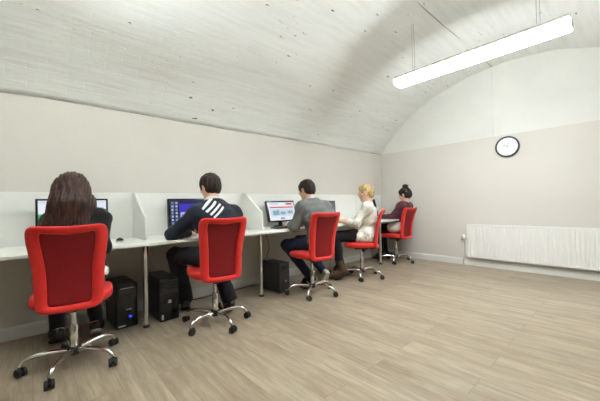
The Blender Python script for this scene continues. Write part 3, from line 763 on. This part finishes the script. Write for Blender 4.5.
class Person:
    def __init__(s, label, loc, yaw, J, size=1.0, fem=False):
        s.J = {k: np.array(v, float) for k, v in J.items() if k not in ('hrot', 'handL', 'handR')}
        s.hr = rotm(*J.get('hrot', (0, 0, 0))); s.fem = fem; s.size = size
        s.hL = J.get('handL', (1, 0, -.1)); s.hR = J.get('handR', (1, 0, -.1)); s.curl = J.get('curl', 28)
        pts = np.array(list(s.J.values())); s.lo = pts.min(0) - .24; s.hi = pts.max(0) + .24
        s.lo[2] = min(s.lo[2], -.0)
        s.label, s.loc, s.yaw = label, loc, yaw
    def H(s, p): return s.J['head'] + s.hr @ np.array(p, float)
    def torso(s, f, o, k=.05, low=True):
        J = s.J; c, p, n = J['chest'], J['pelvis'], J['neck']; ax = nv(n - p); 
        fwd = nv(np.cross(np.array([0, 1, 0]), ax)) if True else 0
        Rm = np.stack([nv(np.cross([0, 1, 0], ax)), [0, 1, 0], ax], 1)
        w = .9 if s.fem else 1.0
        f.ell(c, (.112 * (.95 if s.fem else 1) + o, .160 * w + o, .185 + o), k, rot=Rm)
        mid = (c * .45 + p * .55); f.ell(mid, (.098 + o, .135 * w + o, .17 + o), k, rot=Rm)
        if s.fem:
            for q in (-1, 1): f.ell(c + Rm @ np.array([.075, q * .07, -.01]), (.052 + o, .06 + o, .058 + o), .03)
        if low: f.ell(p + np.array([-.01, 0, .0]), (.125 + o, .172 + o, .105 + o), k)
        for sd in 'LR':
            sh = J['sh' + sd]
            f.cone(n - ax * .015, sh, .048 + o, .05 + o, .04)
            f.cone(sh * .99 + c * .01, c + (sh - n) * .55, .058 + o, .075 + o, .05)
    def arm(s, f, sd, o, k=.03, upto=1.0, flat=False):
        J = s.J; a, b, c = J['sh' + sd], J['el' + sd], J['wr' + sd]; w = .88 if s.fem else 1
        f.cone(a, b, .052 * w + o, .040 * w + o, k)
        e = b + (c - b) * upto
        m = b + (c - b) * .3
        if upto > .35:
            f.cone(b, m, .041 * w + o, .041 * w + o, k); f.cone(m, e, .041 * w + o, (.041 - .013 * min(1, upto)) * w + o, k, flat=flat)
        elif upto > 0: f.cone(b, e, .041 * w + o, .041 * w + o, k, flat=flat)
    def leg(s, f, sd, o, k=.03, upto=1.0, flat=False):
        J = s.J; a, b, c = J['hip' + sd], J['kn' + sd], J['an' + sd]
        f.cone(a, b, .083 + o, .058 + o, .04)
        e = b + (c - b) * upto; ax = nv(c - b)
        f.cone(b, e, .056 + o, .056 - .018 * upto + o, k, flat=flat)
        back = nv(np.cross(np.cross(ax, nv(b - a)), ax)); cm = b + (c - b) * .32 - back * .012
        f.ell(cm, (.05 + o, .05 + o, .10 + o), k, rot=np.stack([nv(np.cross([0, 1, 0], ax)), nv(np.cross(ax, nv(np.cross([0, 1, 0], ax)))), ax], 1))
    def hand(s, f, sd, d, palm=(0, 0, -1)):
        W = s.J['wr' + sd]; d = nv(d); n = nv(np.array(palm) - d * np.dot(palm, d)); sdv = np.cross(n, d) * (1 if sd == 'L' else -1)
        # sdv points to the thumb side (body's middle)
        z = .92 if s.fem else 1.0
        if np.dot(sdv, [0, 1, 0]) * (1 if sd == 'L' else -1) > 0: sdv = -sdv
        offs = (.027, .009, -.009, -.026); kl = (.082, .086, .082, .074); sg = ((.040, .024, .019), (.044, .028, .020), (.040, .026, .019), (.032, .019, .017))
        for o_, l_, g_ in zip(offs, kl, sg):
            K = W + d * l_ * z + sdv * o_ * z
            f.cone(W + sdv * o_ * .55, K, .0145 * z, .0115 * z, .012, side=None)
            p_ = K; ang = s.curl * .45
            for i, ln in enumerate(g_):
                a = R_(ang); q = p_ + (d * math.cos(a) + n * math.sin(a) + sdv * o_ * 1.5) * ln * z
                f.cone(p_, q, (.0092 - .0008 * i) * z, (.0086 - .0009 * i) * z, .004); p_ = q; ang += s.curl
        t0 = W + d * .022 + sdv * .02; t1 = W + d * .055 * z + sdv * .048 * z + n * .012; t2 = t1 + (d * .8 + sdv * .28 + n * .2) * .034 * z; t3 = t2 + (d * .95 - sdv * .05 + n * .25) * .027 * z
        f.cone(t0, t1, .016 * z, .0125 * z, .012); f.cone(t1, t2, .0115 * z, .010 * z, .005); f.cone(t2, t3, .010 * z, .008 * z, .004)
    def head(s, f):
        H, hr = s.H, s.hr; q = .95 if s.fem else 1.0
        E_ = lambda c, r, k=.02, op='u': f.ell(H(np.array(c) * q), np.array(r) * q, k, op, rot=hr)
        C_ = lambda a, b, ra, rb, k=.012, op='u': f.cone(H(np.array(a) * q), H(np.array(b) * q), ra * q, rb * q, k, op)
        E_((-.012, 0, .028), (.098, .077, .087)); E_((.026, 0, -.03), (.066, .062, .082), .03)
        for y in (-1, 1):
            C_((-.005, y * .05, -.055), (.062, y * .014, -.094), .02, .02, .025)
            E_((.055, y * .04, -.022), (.03, .024, .026), .02)
        E_((.07, 0, -.097), (.02, .022, .017), .02)
        C_((.083, -.036, .027), (.083, .036, .027), .011, .011, .02)
        for y in (-1, 1): E_((.098, y * .033, .006), (.02, .018, .012), .012, 's')
        for y in (-1, 1):
            C_((.084, y * .020, .0098), (.0795, y * .046, .0088), .0065, .006, .005); C_((.083, y * .021, -.0075), (.079, y * .045, -.006), .005, .005, .005)
        C_((.088, 0, .014), (.109, 0, -.024), .008, .0125, .012); 
        for y in (-1, 1): E_((.096, y * .012, -.03), (.011, .009, .009), .008)
        C_((.088, -.018, -.056), (.094, 0, -.053), .007, .009, .006); C_((.088, .018, -.056), (.094, 0, -.053), .007, .009, .006)
        C_((.086, -.016, -.066), (.091, 0, -.068), .008, .0095, .006); C_((.086, .016, -.066), (.091, 0, -.068), .008, .0095, .006)
        C_((.104, -.02, -.0605), (.104, .02, -.0605), .0045, .0045, .004, 's')
        for y in (-1, 1):
            E_((-.004, y * .077, -.004), (.022, .010, .034), .008); E_((.0, y * .087, .0), (.011, .007, .019), .006, 's'); E_((-.006, y * .078, -.03), (.010, .008, .012), .006)
        J = s.J; r = .050 if s.fem else .058
        f.cone(J['neck'] - (H((0, 0, 0)) - J['neck']) * .15, H((-.025, 0, -.055)), r * 1.08, r, .035)
    def build(s, skin='skin', brow='hair_dark'):
        s.brow = brow
        f = Field(s.lo, s.hi, .005)
        s.torso(f, -.004)
        for sd in 'LR':
            s.arm(f, sd, 0); s.leg(f, sd, -.004)
            J = s.J; f.cone(J['an' + sd], J['toe' + sd], .036, .026, .03); f.cone(J['an' + sd], J['an' + sd] - (J['toe' + sd] - J['an' + sd]) * .25 + np.array([0, 0, -.03]), .034, .03, .03)
        s.head(f)
        s.hand(f, 'L', s.hL); s.hand(f, 'R', s.hR)
        me = f.mesh('person'); o = link('person', me, [M[skin], M['lips']], smooth=True)
        co_ = np.zeros(len(me.polygons) * 3); me.polygons.foreach_get('center', co_); co_ = co_.reshape(-1, 3)
        l = (co_ - s.J['head']) @ s.hr / (.95 if s.fem else 1)
        lip = (l[:, 0] > .08) & (np.abs(l[:, 1]) < .021) & (np.abs(l[:, 2] + .061) < .0115 - .35 * np.abs(l[:, 1]))
        me.polygons.foreach_set('material_index', lip.astype(np.int32))
        o.location = s.loc; o.rotation_euler = (0, 0, R_(s.yaw)); tag(o, s.label, 'person', None); s.o = o
        q = .95 if s.fem else 1
        for y in (-1, 1):
            bm = bmesh.new(); bmesh.ops.create_uvsphere(bm, u_segments=24, v_segments=20, radius=.0125 * q); bmesh.ops.rotate(bm, verts=bm.verts, cent=(0, 0, 0), matrix=Matrix.Rotation(PI / 2, 3, 'Y'))
            T = Matrix(s.hr.tolist()).to_4x4(); T.translation = Vector(s.H((.0765 * q, y * .0325 * q, .002 * q)))
            for fc in bm.faces: fc.material_index = 1 if fc.calc_center_median().x >.0107 * q else 0
            bmesh.ops.transform(bm, matrix=T, verts=bm.verts)
            obj('eye', bm, [M['eye_white'], M['iris']], o, True)
            bm = bmesh.new(); tube(bm, [s.H((a_ * q, y * b_ * q, c_ * q)) for a_, b_, c_ in ((.0935, .016, .029), (.0925, .03, .0335), (.083, .05, .029))], [.0035, .004, .002], 8)
            obj('eyebrow', bm, M[s.brow], o, True)
        return o
    def part(s, name, f, m, relax=1, label=None):
        o = link(name, f.mesh(name, relax), m, s.o, True)
        if label: o['label'] = label
        return o
    def field(s, h=.007): return Field(s.lo, s.hi, h)
    def top(s, name, m, off=.014, hem=None, neck=.0, sleeve=.95, wrinkle=.003, ph=0, extra=None, label=None, neckn=None, nr=None):
        f = s.field(); s.torso(f, off)
        for sd in 'LR': s.arm(f, sd, off * .9, upto=sleeve, flat=True)
        if extra: extra(f)
        f.warp(wr(wrinkle, 30, 22, 46, ph)); f.warp(wr(wrinkle * .6, 60, 50, 25, ph + 2))
        J = s.J; ax = nv(J['head'] - J['neck']) if neckn is None else nv(neckn)
        # neckline: carve a bowl round the neck
        f.cone(J['neck'] + ax * (.012 - neck), J['neck'] + ax * .2, nr or (.068 if not s.fem else .07), .12 if not nr else .15, .008, 's')
        if hem is not None: f.plane((0, 0, hem), (0, 0, -1))
        return s.part(name, f, m, label=label)
    def trousers(s, m, off=.012, upto=1.03, wrinkle=.003, ph=1, waist=None, name='trousers', flare=0):
        f = s.field(); p = s.J['pelvis']
        f.ell(p + np.array([-.01, 0, 0]), (.127 + off, .172 + off, .105 + off), .04)
        f.cone(p, p + np.array([0, 0, .1]), .11 + off, .10 + off, .04)
        for sd in 'LR':
            s.leg(f, sd, off, upto=upto, flat=True)
            if flare: f.cone(s.J['kn' + sd], s.J['kn' + sd] + (s.J['an' + sd] - s.J['kn' + sd]) * upto, .06 + off, .05 + off + flare, .02, flat=True)
        f.warp(wr(wrinkle, 40, 35, 30, ph)); f.plane((0, 0, p[2] + .12), (0, 0, 1))
        return s.part(name, f, m)
    def shoe(s, sd, m, sole=None, boot=0, name='shoe'):
        a, t = s.J['an' + sd], s.J['toe' + sd]; d = nv(t - a); 
        lo = np.minimum(a, t) - .16; hi = np.maximum(a, t) + .16 + np.array([0, 0, boot]); f = Field(lo, hi, .005)
        h = np.array([d[0], d[1], 0]); h = nv(h) if np.linalg.norm(h) > .05 else np.array([1., 0, 0])
        up_ = nv(np.cross(d, np.cross([0, 0, 1], d))) if abs(d[2]) < .95 else nv(-h)
        heel = a - d * .03 - up_ * .045; toe = t + d * .035 - up_ * .012; ball = a + (t - a) * .7 - up_ * .02
        f.cone(heel, ball, .038, .044, .03); f.cone(ball, toe, .044, .034, .03); f.cone(a, a + (t - a) * .5 - up_ * .005, .043, .036, .03)
        if boot: f.cone(a, a + nv(s.J['kn' + sd] - a) * boot, .05, .056, .03, flat=True)
        base = a - up_ * .082; f.plane(base, -up_)
        o = s.part(name, f, m)
        if sole:
            g = Field(lo, hi, .005); g.cone(heel - up_ * .018, ball - up_ * .035, .040, .046, .03); g.cone(ball - up_ * .035, toe - up_ * .04, .046, .038, .03)
            g.plane(base - up_ * .006, -up_); g.plane(base + up_ * .016, up_)
            so = link('sole', g.mesh('sole'), sole, o, True)
        return o
    def hairfield(s, h=.005, lo=(-.2, -.2, -.4), hi=(.16, .2, .24)):
        c = s.J['head']; return Field(c + np.array(lo), c + np.array(hi), h)
    def cap(s, f, t=.014, front=.045, low=-.06, temple=.0, k=.01):
        H, hr = s.H, s.hr; q = .95 if s.fem else 1.0
        f.ell(H(np.array((-.014, 0, .030)) * q), np.array((.098 + t, .077 + t * .8, .087 + t)) * q, .01, rot=hr)
        f.ell(H(np.array((-.045, 0, -.02)) * q), np.array((.062 + t * .6, .066 + t * .5, .075)) * q, .03, rot=hr)
        # remove the face region
        f.ell(H(np.array((.112, 0, -.036)) * q), np.array((.080 - temple, .086, .104)) * q, .014, 's', rot=hr)
        f.ell(H(np.array((.05, 0, -.085)) * q), np.array((.055, .12, .075)) * q, .012, 's', rot=hr)
        f.plane(H((0, 0, low)), s.hr @ np.array((.35, 0, -1.0)), .01)

# ---- P1: woman with long hair, black cardigan
p = Person('person with long brown hair, black cardigan over white top, seated nearest at left', (.80, .228, 0), 178, dict(
    pelvis=(-.04, 0, .605), chest=(.0, 0, .86), neck=(.045, .005, 1.035), head=(.10, .012, 1.18), hrot=(0, 10, 0),
    shL=(.06, .115, .955), shR=(.02, -.135, .965), elL=(.13, .14, .765), elR=(.06, -.165, .755), wrL=(.31, .08, .785), wrR=(.29, -.13, .785),
    hipL=(-.01, .085, .595), hipR=(-.01, -.085, .595), knL=(.40, .10, 0.570), knR=(.40, -.11, 0.570), anL=(.42, .10, .12), anR=(.40, -.15, .12), toeL=(.54, .11, .065), toeR=(.52, -.17, .065),
    handL=(1, -.1, -.12), handR=(1, .05, -.12)), fem=True)
p.build()
p.top('white_top', M['cloth_white'], .012, hem=.515, sleeve=0.0, neck=-.0)
p.top('cardigan', M['cardigan_black'], .018, hem=.66, neck=.07, sleeve=.93, ph=.5, nr=.118)
p.trousers(M['trouser_black'], .010)
p.shoe('L', M['leather'], M['rubber']); p.shoe('R', M['leather'], M['sole'])
f = p.hairfield(lo=(-.26, -.22, -.42), hi=(.16, .26, .2)); p.cap(f, .02, temple=-.0)
H = p.H; hd = p.J['head']
for y, x0, x1, w in ((0, -.085, -.165, .05), (.06, -.075, -.165, .048), (-.05, -.075, -.165, .048), (.12, -.05, -.14, .042), (-.09, -.04, -.14, .04), (.165, -.03, -.11, .032), (-.115, -.02, -.10, .028)):
    t_ = hd + np.array([x0, np.sign(y) * min(abs(y) * .55, .058), .045 if abs(y) < .07 else .015])
    m_ = hd + np.array([(x0 + x1) / 2 - .005, y * (.50 if y > .15 else .66 if y > .1 else .8), -.10]); e_ = hd + np.array([x1, y, -.31 + .15 * abs(y)])
    f.cone(t_, m_, w * 1.05, w, .05); f.cone(m_, e_, w, w * .85, .05)
f.ell(p.H((.105, 0, -.052)), (.07, .085, .098), .012, 's', rot=p.hr)
f.warp(lambda X, Y, Z: .0028 * np.sin(150 * Y + 9 * np.sin(7 * Z) + 40 * X) + .0022 * np.sin(310 * Y + 6 * np.sin(11 * Z)))
p.part('hair', f, M['hair_brown'])

# ---- P2: man in navy sweater with white stripes
def stripe_mat():
    m = cloth('navy_sweater_white_stripes', (0.017, 0.021, 0.033)); nt = m.node_tree; N = nt.nodes.new; L = nt.links.new
    b = nt.nodes['Principled BSDF']; tc = N('ShaderNodeTexCoord'); sp = N('ShaderNodeSeparateXYZ'); L(tc.outputs['Object'], sp.inputs[0])
    def lin(cy, cz, c0):
        a = N('ShaderNodeMath'); a.operation = 'MULTIPLY'; a.inputs[1].default_value = cy; L(sp.outputs['Y'], a.inputs[0])
        c = N('ShaderNodeMath'); c.operation = 'MULTIPLY_ADD'; c.inputs[1].default_value = cz; L(sp.outputs['Z'], c.inputs[0]); L(a.outputs[0], c.inputs[2])
        d = N('ShaderNodeMath'); d.operation = 'ADD'; d.inputs[1].default_value = c0; L(c.outputs[0], d.inputs[0]); return d
    def cmp(n, lo, hi):
        a = N('ShaderNodeMath'); a.operation = 'GREATER_THAN'; a.inputs[1].default_value = lo; L(n.outputs[0], a.inputs[0])
        c = N('ShaderNodeMath'); c.operation = 'LESS_THAN'; c.inputs[1].default_value = hi; L(n.outputs[0], c.inputs[0])
        d = N('ShaderNodeMath'); d.operation = 'MULTIPLY'; L(a.outputs[0], d.inputs[0]); L(c.outputs[0], d.inputs[1]); return d
    # S runs down-right along the band, T across it  (left of body = +y)
    S = lin(-.66 / .034, -.75 / .034, (.66 * .105 + .75 * 1.075) / .034); T = lin(-.75, .66, .75 * .06 - .66 * 1.02)
    fr = N('ShaderNodeMath'); fr.operation = 'FRACT'; L(S.outputs[0], fr.inputs[0])
    on = cmp(fr, .0, .5); rng_ = cmp(S, 0, 4); tw = cmp(T, -.075, .07)
    bk = N('ShaderNodeMath'); bk.operation = 'LESS_THAN'; bk.inputs[1].default_value = .09; L(sp.outputs['X'], bk.inputs[0])
    q = on
    for z in (rng_, tw, bk):
        k = N('ShaderNodeMath'); k.operation = 'MULTIPLY'; L(q.outputs[0], k.inputs[0]); L(z.outputs[0], k.inputs[1]); q = k
    src = b.inputs['Base Color'].links[0].from_socket
    mx = N('ShaderNodeMix'); mx.data_type = 'RGBA'; L(q.outputs[0], mx.inputs['Factor']); L(src, mx.inputs['A']); mx.inputs['B'].default_value = (*srgb(232, 232, 232), 1)
    L(mx.outputs['Result'], b.inputs['Base Color']); return m
p = Person('person with short dark hair in a navy sweater with white stripes on the left shoulder', (.85, 1.275, 0), 180, dict(
    pelvis=(-.04, 0, .605), chest=(.02, .0, .90), neck=(.10, .01, 1.075), head=(.155, .01, 1.225), hrot=(12, 12, -3),
    shL=(.08, .18, .975), shR=(.06, -.185, .965), elL=(.24, .335, .795), elR=(.16, -.27, .79), wrL=(.38, .13, .79), wrR=(.38, -.12, .79),
    hipL=(-.01, .09, .595), hipR=(-.01, -.09, .595), knL=(.38, .26, 0.585), knR=(.42, -.12, 0.580), anL=(.50, .13, .12), anR=(.14, -.17, .12), toeL=(.60, .09, .055), toeR=(.26, -.2, .055),
    handL=(.8, -.5, -.1), handR=(1, .2, -.12)))
p.build()
p.top('sweater', stripe_mat(), .02, hem=.53, neck=-.004, ph=2)
f = Field(p.J['neck'] - .13, p.J['neck'] + .13, .005); ax = nv(p.J['head'] - p.J['neck']); n0 = p.J['neck']
f.cone(n0 + ax * -.01, n0 + ax * .045, .076, .069, .01, flat=True); f.cone(n0 + ax * .0, n0 + ax * .2, .062, .062, .004, 's'); f.plane(n0 - ax * .012, -ax)
p.part('shirt_collar', f, M['cloth_white'])
p.trousers(M['trouser_navy'], .016, flare=.008)
p.shoe('L', M['leather'], M['rubber']); p.shoe('R', M['leather'], M['rubber'])
def short_hair(p, m, t=.014, low=-.075):
    f = p.hairfield(lo=(-.2, -.2, -.2)); p.cap(f, t, low=low)
    for y in (-1, 1): f.cone(p.H((.035, y * .074, .02)), p.H((.03, y * .074, -.012)), .010, .007, .01)
    for y in (-1, 1): f.ell(p.H((-.002, y * .082, -.006)), (.021, .02, .026), .008, 's', rot=p.hr)
    f.warp(lambda X, Y, Z: .0022 * np.sin(190 * X + 60 * Z + 3 * np.sin(60 * Y)) * np.sin(170 * Y + 90 * Z) + .0018 * np.sin(95 * Y + 120 * X))
    p.part('hair', f, m)
short_hair(p, M['hair_dark'], .017)

# ---- P3: man in grey sweater
p = Person('person with short dark hair in a grey sweater and blue jeans at the tilted monitor', (.86, 2.54, 0), 182, dict(
    pelvis=(-.03, 0, .605), chest=(.02, 0, .89), neck=(.085, .015, 1.075), head=(.15, .025, 1.215), hrot=(8, 16, 0),
    shL=(.055, .19, 1.0), shR=(.045, -.19, 1.0), elL=(.13, .255, .78), elR=(.14, -.25, .79), wrL=(.33, .14, .79), wrR=(.36, -.13, .79),
    hipL=(-.01, .09, .595), hipR=(-.01, -.09, .595), knL=(.38, .165, 0.540), knR=(.42, -.10, 0.565), anL=(.13, .03, .17), anR=(.10, -.2, .19), toeL=(.24, .03, .07), toeR=(.17, -.22, .085),
    handL=(1, -.15, -.1), handR=(1, .15, -.1)))
p.build()
p.top('sweater', M['sweater_grey'], .022, hem=.515, neck=-.002, ph=3, wrinkle=.004)
f = Field(p.J['neck'] - .13, p.J['neck'] + .13, .005); ax = nv(p.J['head'] - p.J['neck']); n0 = p.J['neck']
f.cone(n0 + ax * -.02, n0 + ax * .04, .082, .070, .01, flat=True); f.cone(n0, n0 + ax * .2, .061, .061, .004, 's'); f.plane(n0 - ax * .022, -ax)
p.part('shirt_collar', f, M['collar_blue'])
p.trousers(M['jeans'], .012)
p.shoe('L', M['leather'], M['rubber']); p.shoe('R', M['sole'], M['sole'])
short_hair(p, M['hair_dark'], .014)

# ---- P4: blond woman in white
def print_mat():
    m = cloth('cream_cardigan_grey_hem', srgb(224, 219, 205), bump=.5, bscale=90); nt = m.node_tree; N = nt.nodes.new; L = nt.links.new
    b = nt.nodes['Principled BSDF']; tc = N('ShaderNodeTexCoord'); n = N('ShaderNodeTexVoronoi'); n.inputs['Scale'].default_value = 22
    L(tc.outputs['Object'], n.inputs['Vector']); sp = N('ShaderNodeSeparateXYZ'); L(tc.outputs['Object'], sp.inputs[0])
    lt = N('ShaderNodeMath'); lt.operation = 'LESS_THAN'; lt.inputs[1].default_value = .66; L(sp.outputs['Z'], lt.inputs[0])
    l2 = N('ShaderNodeMath'); l2.operation = 'LESS_THAN'; l2.inputs[1].default_value = .36; L(n.outputs['Distance'], l2.inputs[0])
    mu = N('ShaderNodeMath'); mu.operation = 'MULTIPLY'; L(lt.outputs[0], mu.inputs[0]); L(l2.outputs[0], mu.inputs[1])
    m2 = N('ShaderNodeMath'); m2.operation = 'MULTIPLY'; m2.inputs[1].default_value = .55; L(mu.outputs[0], m2.inputs[0])
    src = b.inputs['Base Color'].links[0].from_socket; mx = N('ShaderNodeMix'); mx.data_type = 'RGBA'
    L(m2.outputs[0], mx.inputs['Factor']); L(src, mx.inputs['A']); mx.inputs['B'].default_value = (*srgb(150, 142, 130), 1)
    L(mx.outputs['Result'], b.inputs['Base Color']); return m
p = Person('person with blond pinned-up hair in a loose cream cardigan, black leggings and brown boots', (.825, 3.475, 0), 213, dict(
    pelvis=(-.05, 0, .605), chest=(-.075, 0, .86), neck=(-.075, 0, 1.03), head=(-.05, .005, 1.185), hrot=(2, 10, 0),
    shL=(-.08, .15, .975), shR=(-.07, -.15, .975), elL=(.08, .20, .765), elR=(.12, -.19, .765), wrL=(.29, .12, .795), wrR=(.33, -.08, .795),
    hipL=(-.02, .085, .595), hipR=(-.02, -.085, .595), knL=(.37, .17, 0.570), knR=(.40, -.06, 0.575), anL=(.28, .20, .13), anR=(.34, -.02, .13), toeL=(.40, .23, .07), toeR=(.46, .0, .07),
    handL=(1, -.1, -.14), handR=(1, .05, -.14)), fem=True)
p.build(brow='hair_blond')
def drape(f):
    f.cone((-.07, .07, .58), (.02, .10, .57), .115, .105, .05); f.cone((-.07, -.07, .58), (.02, -.08, .57), .115, .11, .05)
    f.cone((.05, .215, .79), (.06, .205, .735), .04, .04, .03)
p.top('cardigan', print_mat(), .016, hem=.512, neck=.012, sleeve=.48, wrinkle=.005, ph=4, extra=drape)
p.trousers(M['trouser_black'], .006, upto=1.0, name='leggings')
p.shoe('L', M['boot'], M['rubber'], boot=.13, name='boot'); p.shoe('R', M['boot'], M['rubber'], boot=.13, name='boot')
f = p.hairfield(lo=(-.2, -.2, -.22)); p.cap(f, .013, low=-.07)
f.ell(p.H((-.085, 0, .01)), (.034, .045, .06), .02, rot=p.hr); f.ell(p.H((-.07, 0, -.05)), (.038, .045, .04), .02, rot=p.hr)
for y in (-1, 1): f.ell(p.H((-.002, y * .08, -.004)), (.02, .022, .028), .008, 's', rot=p.hr)
f.warp(lambda X, Y, Z: .002 * np.sin(85 * Z + 60 * X + 5 * np.sin(30 * Y)) + .0015 * np.sin(210 * Y + 90 * Z))
p.part('hair', f, M['hair_blond'])

# ---- P5: woman with dark bun
def maroon_stripes():
    m = cloth('maroon_striped_knit', srgb(74, 30, 40)); nt = m.node_tree; N = nt.nodes.new; L = nt.links.new
    b = nt.nodes['Principled BSDF']; tc = N('ShaderNodeTexCoord'); w = N('ShaderNodeTexWave'); w.bands_direction = 'Z'; w.inputs['Scale'].default_value = 14; w.inputs['Distortion'].default_value = .6
    L(tc.outputs['Object'], w.inputs['Vector']); r = N('ShaderNodeValToRGB'); r.color_ramp.elements[0].color = (*srgb(58, 22, 32), 1); r.color_ramp.elements[1].color = (*srgb(106, 62, 66), 1)
    L(w.outputs['Fac'], r.inputs['Fac']); L(r.outputs['Color'], b.inputs['Base Color']); return m
p = Person('person with a dark hair bun in a maroon striped cardigan, sitting in the far corner', (.615, 4.83, 0), 184, dict(
    pelvis=(-.03, 0, .605), chest=(-.08, 0, .86), neck=(-.125, 0, 1.025), head=(-.115, 0, 1.168), hrot=(4, 14, 0),
    shL=(-.115, .145, .965), shR=(-.105, -.145, .965), elL=(.04, .2, .775), elR=(.08, -.2, .775), wrL=(.26, .11, .785), wrR=(.28, -.1, .785),
    hipL=(-.02, .085, .595), hipR=(-.02, -.085, .595), knL=(.36, .10, 0.575), knR=(.37, -.1, 0.575), anL=(.30, .09, .13), anR=(.34, -.1, .13), toeL=(.42, .1, .065), toeR=(.46, -.1, .065),
    handL=(1, -.1, -.1), handR=(1, .1, -.1)), fem=True)
p.build()
def hemtop(f):
    f.cone((-.01, .105, .60), (.07, .12, .60), .098, .092, .03); f.cone((-.01, -.105, .60), (.07, -.11, .60), .098, .092, .03)
p.top('white_top', M['cloth_white'], .016, hem=.515, sleeve=0, extra=hemtop)
p.top('cardigan', maroon_stripes(), .022, hem=.70, neck=.0, ph=5)
p.trousers(M['trouser_black'], .012)
p.shoe('L', M['leather'], M['rubber']); p.shoe('R', M['leather'], M['rubber'])
f = p.hairfield(lo=(-.2, -.2, -.2)); p.cap(f, .020, low=-.07)
f.ell(p.H((-.05, 0, .135)), (.048, .052, .042), .012, rot=p.hr); f.ell(p.H((-.085, 0, -.01)), (.04, .05, .06), .02, rot=p.hr)
for y in (-1, 1): f.ell(p.H((-.002, y * .08, -.006)), (.02, .02, .026), .008, 's', rot=p.hr)
f.warp(lambda X, Y, Z: .003 * np.sin(120 * Z + 80 * X + 4 * np.sin(40 * Y)) + .002 * np.sin(190 * Y + 60 * X))
p.part('hair', f, M['hair_black'])

# ------------------------------------------------------------------ world and view
w = bpy.data.worlds.new('world'); scene.world = w; w.use_nodes = True
w.node_tree.nodes['Background'].inputs['Color'].default_value = (.05, .05, .05, 1)
w.node_tree.nodes['Background'].inputs['Strength'].default_value = .2
vs_ = scene.view_settings
vs_.view_transform = 'Standard'; vs_.look = 'None'; vs_.gamma = 1; vs_.use_curve_mapping = False
vs_.exposure = EXPO
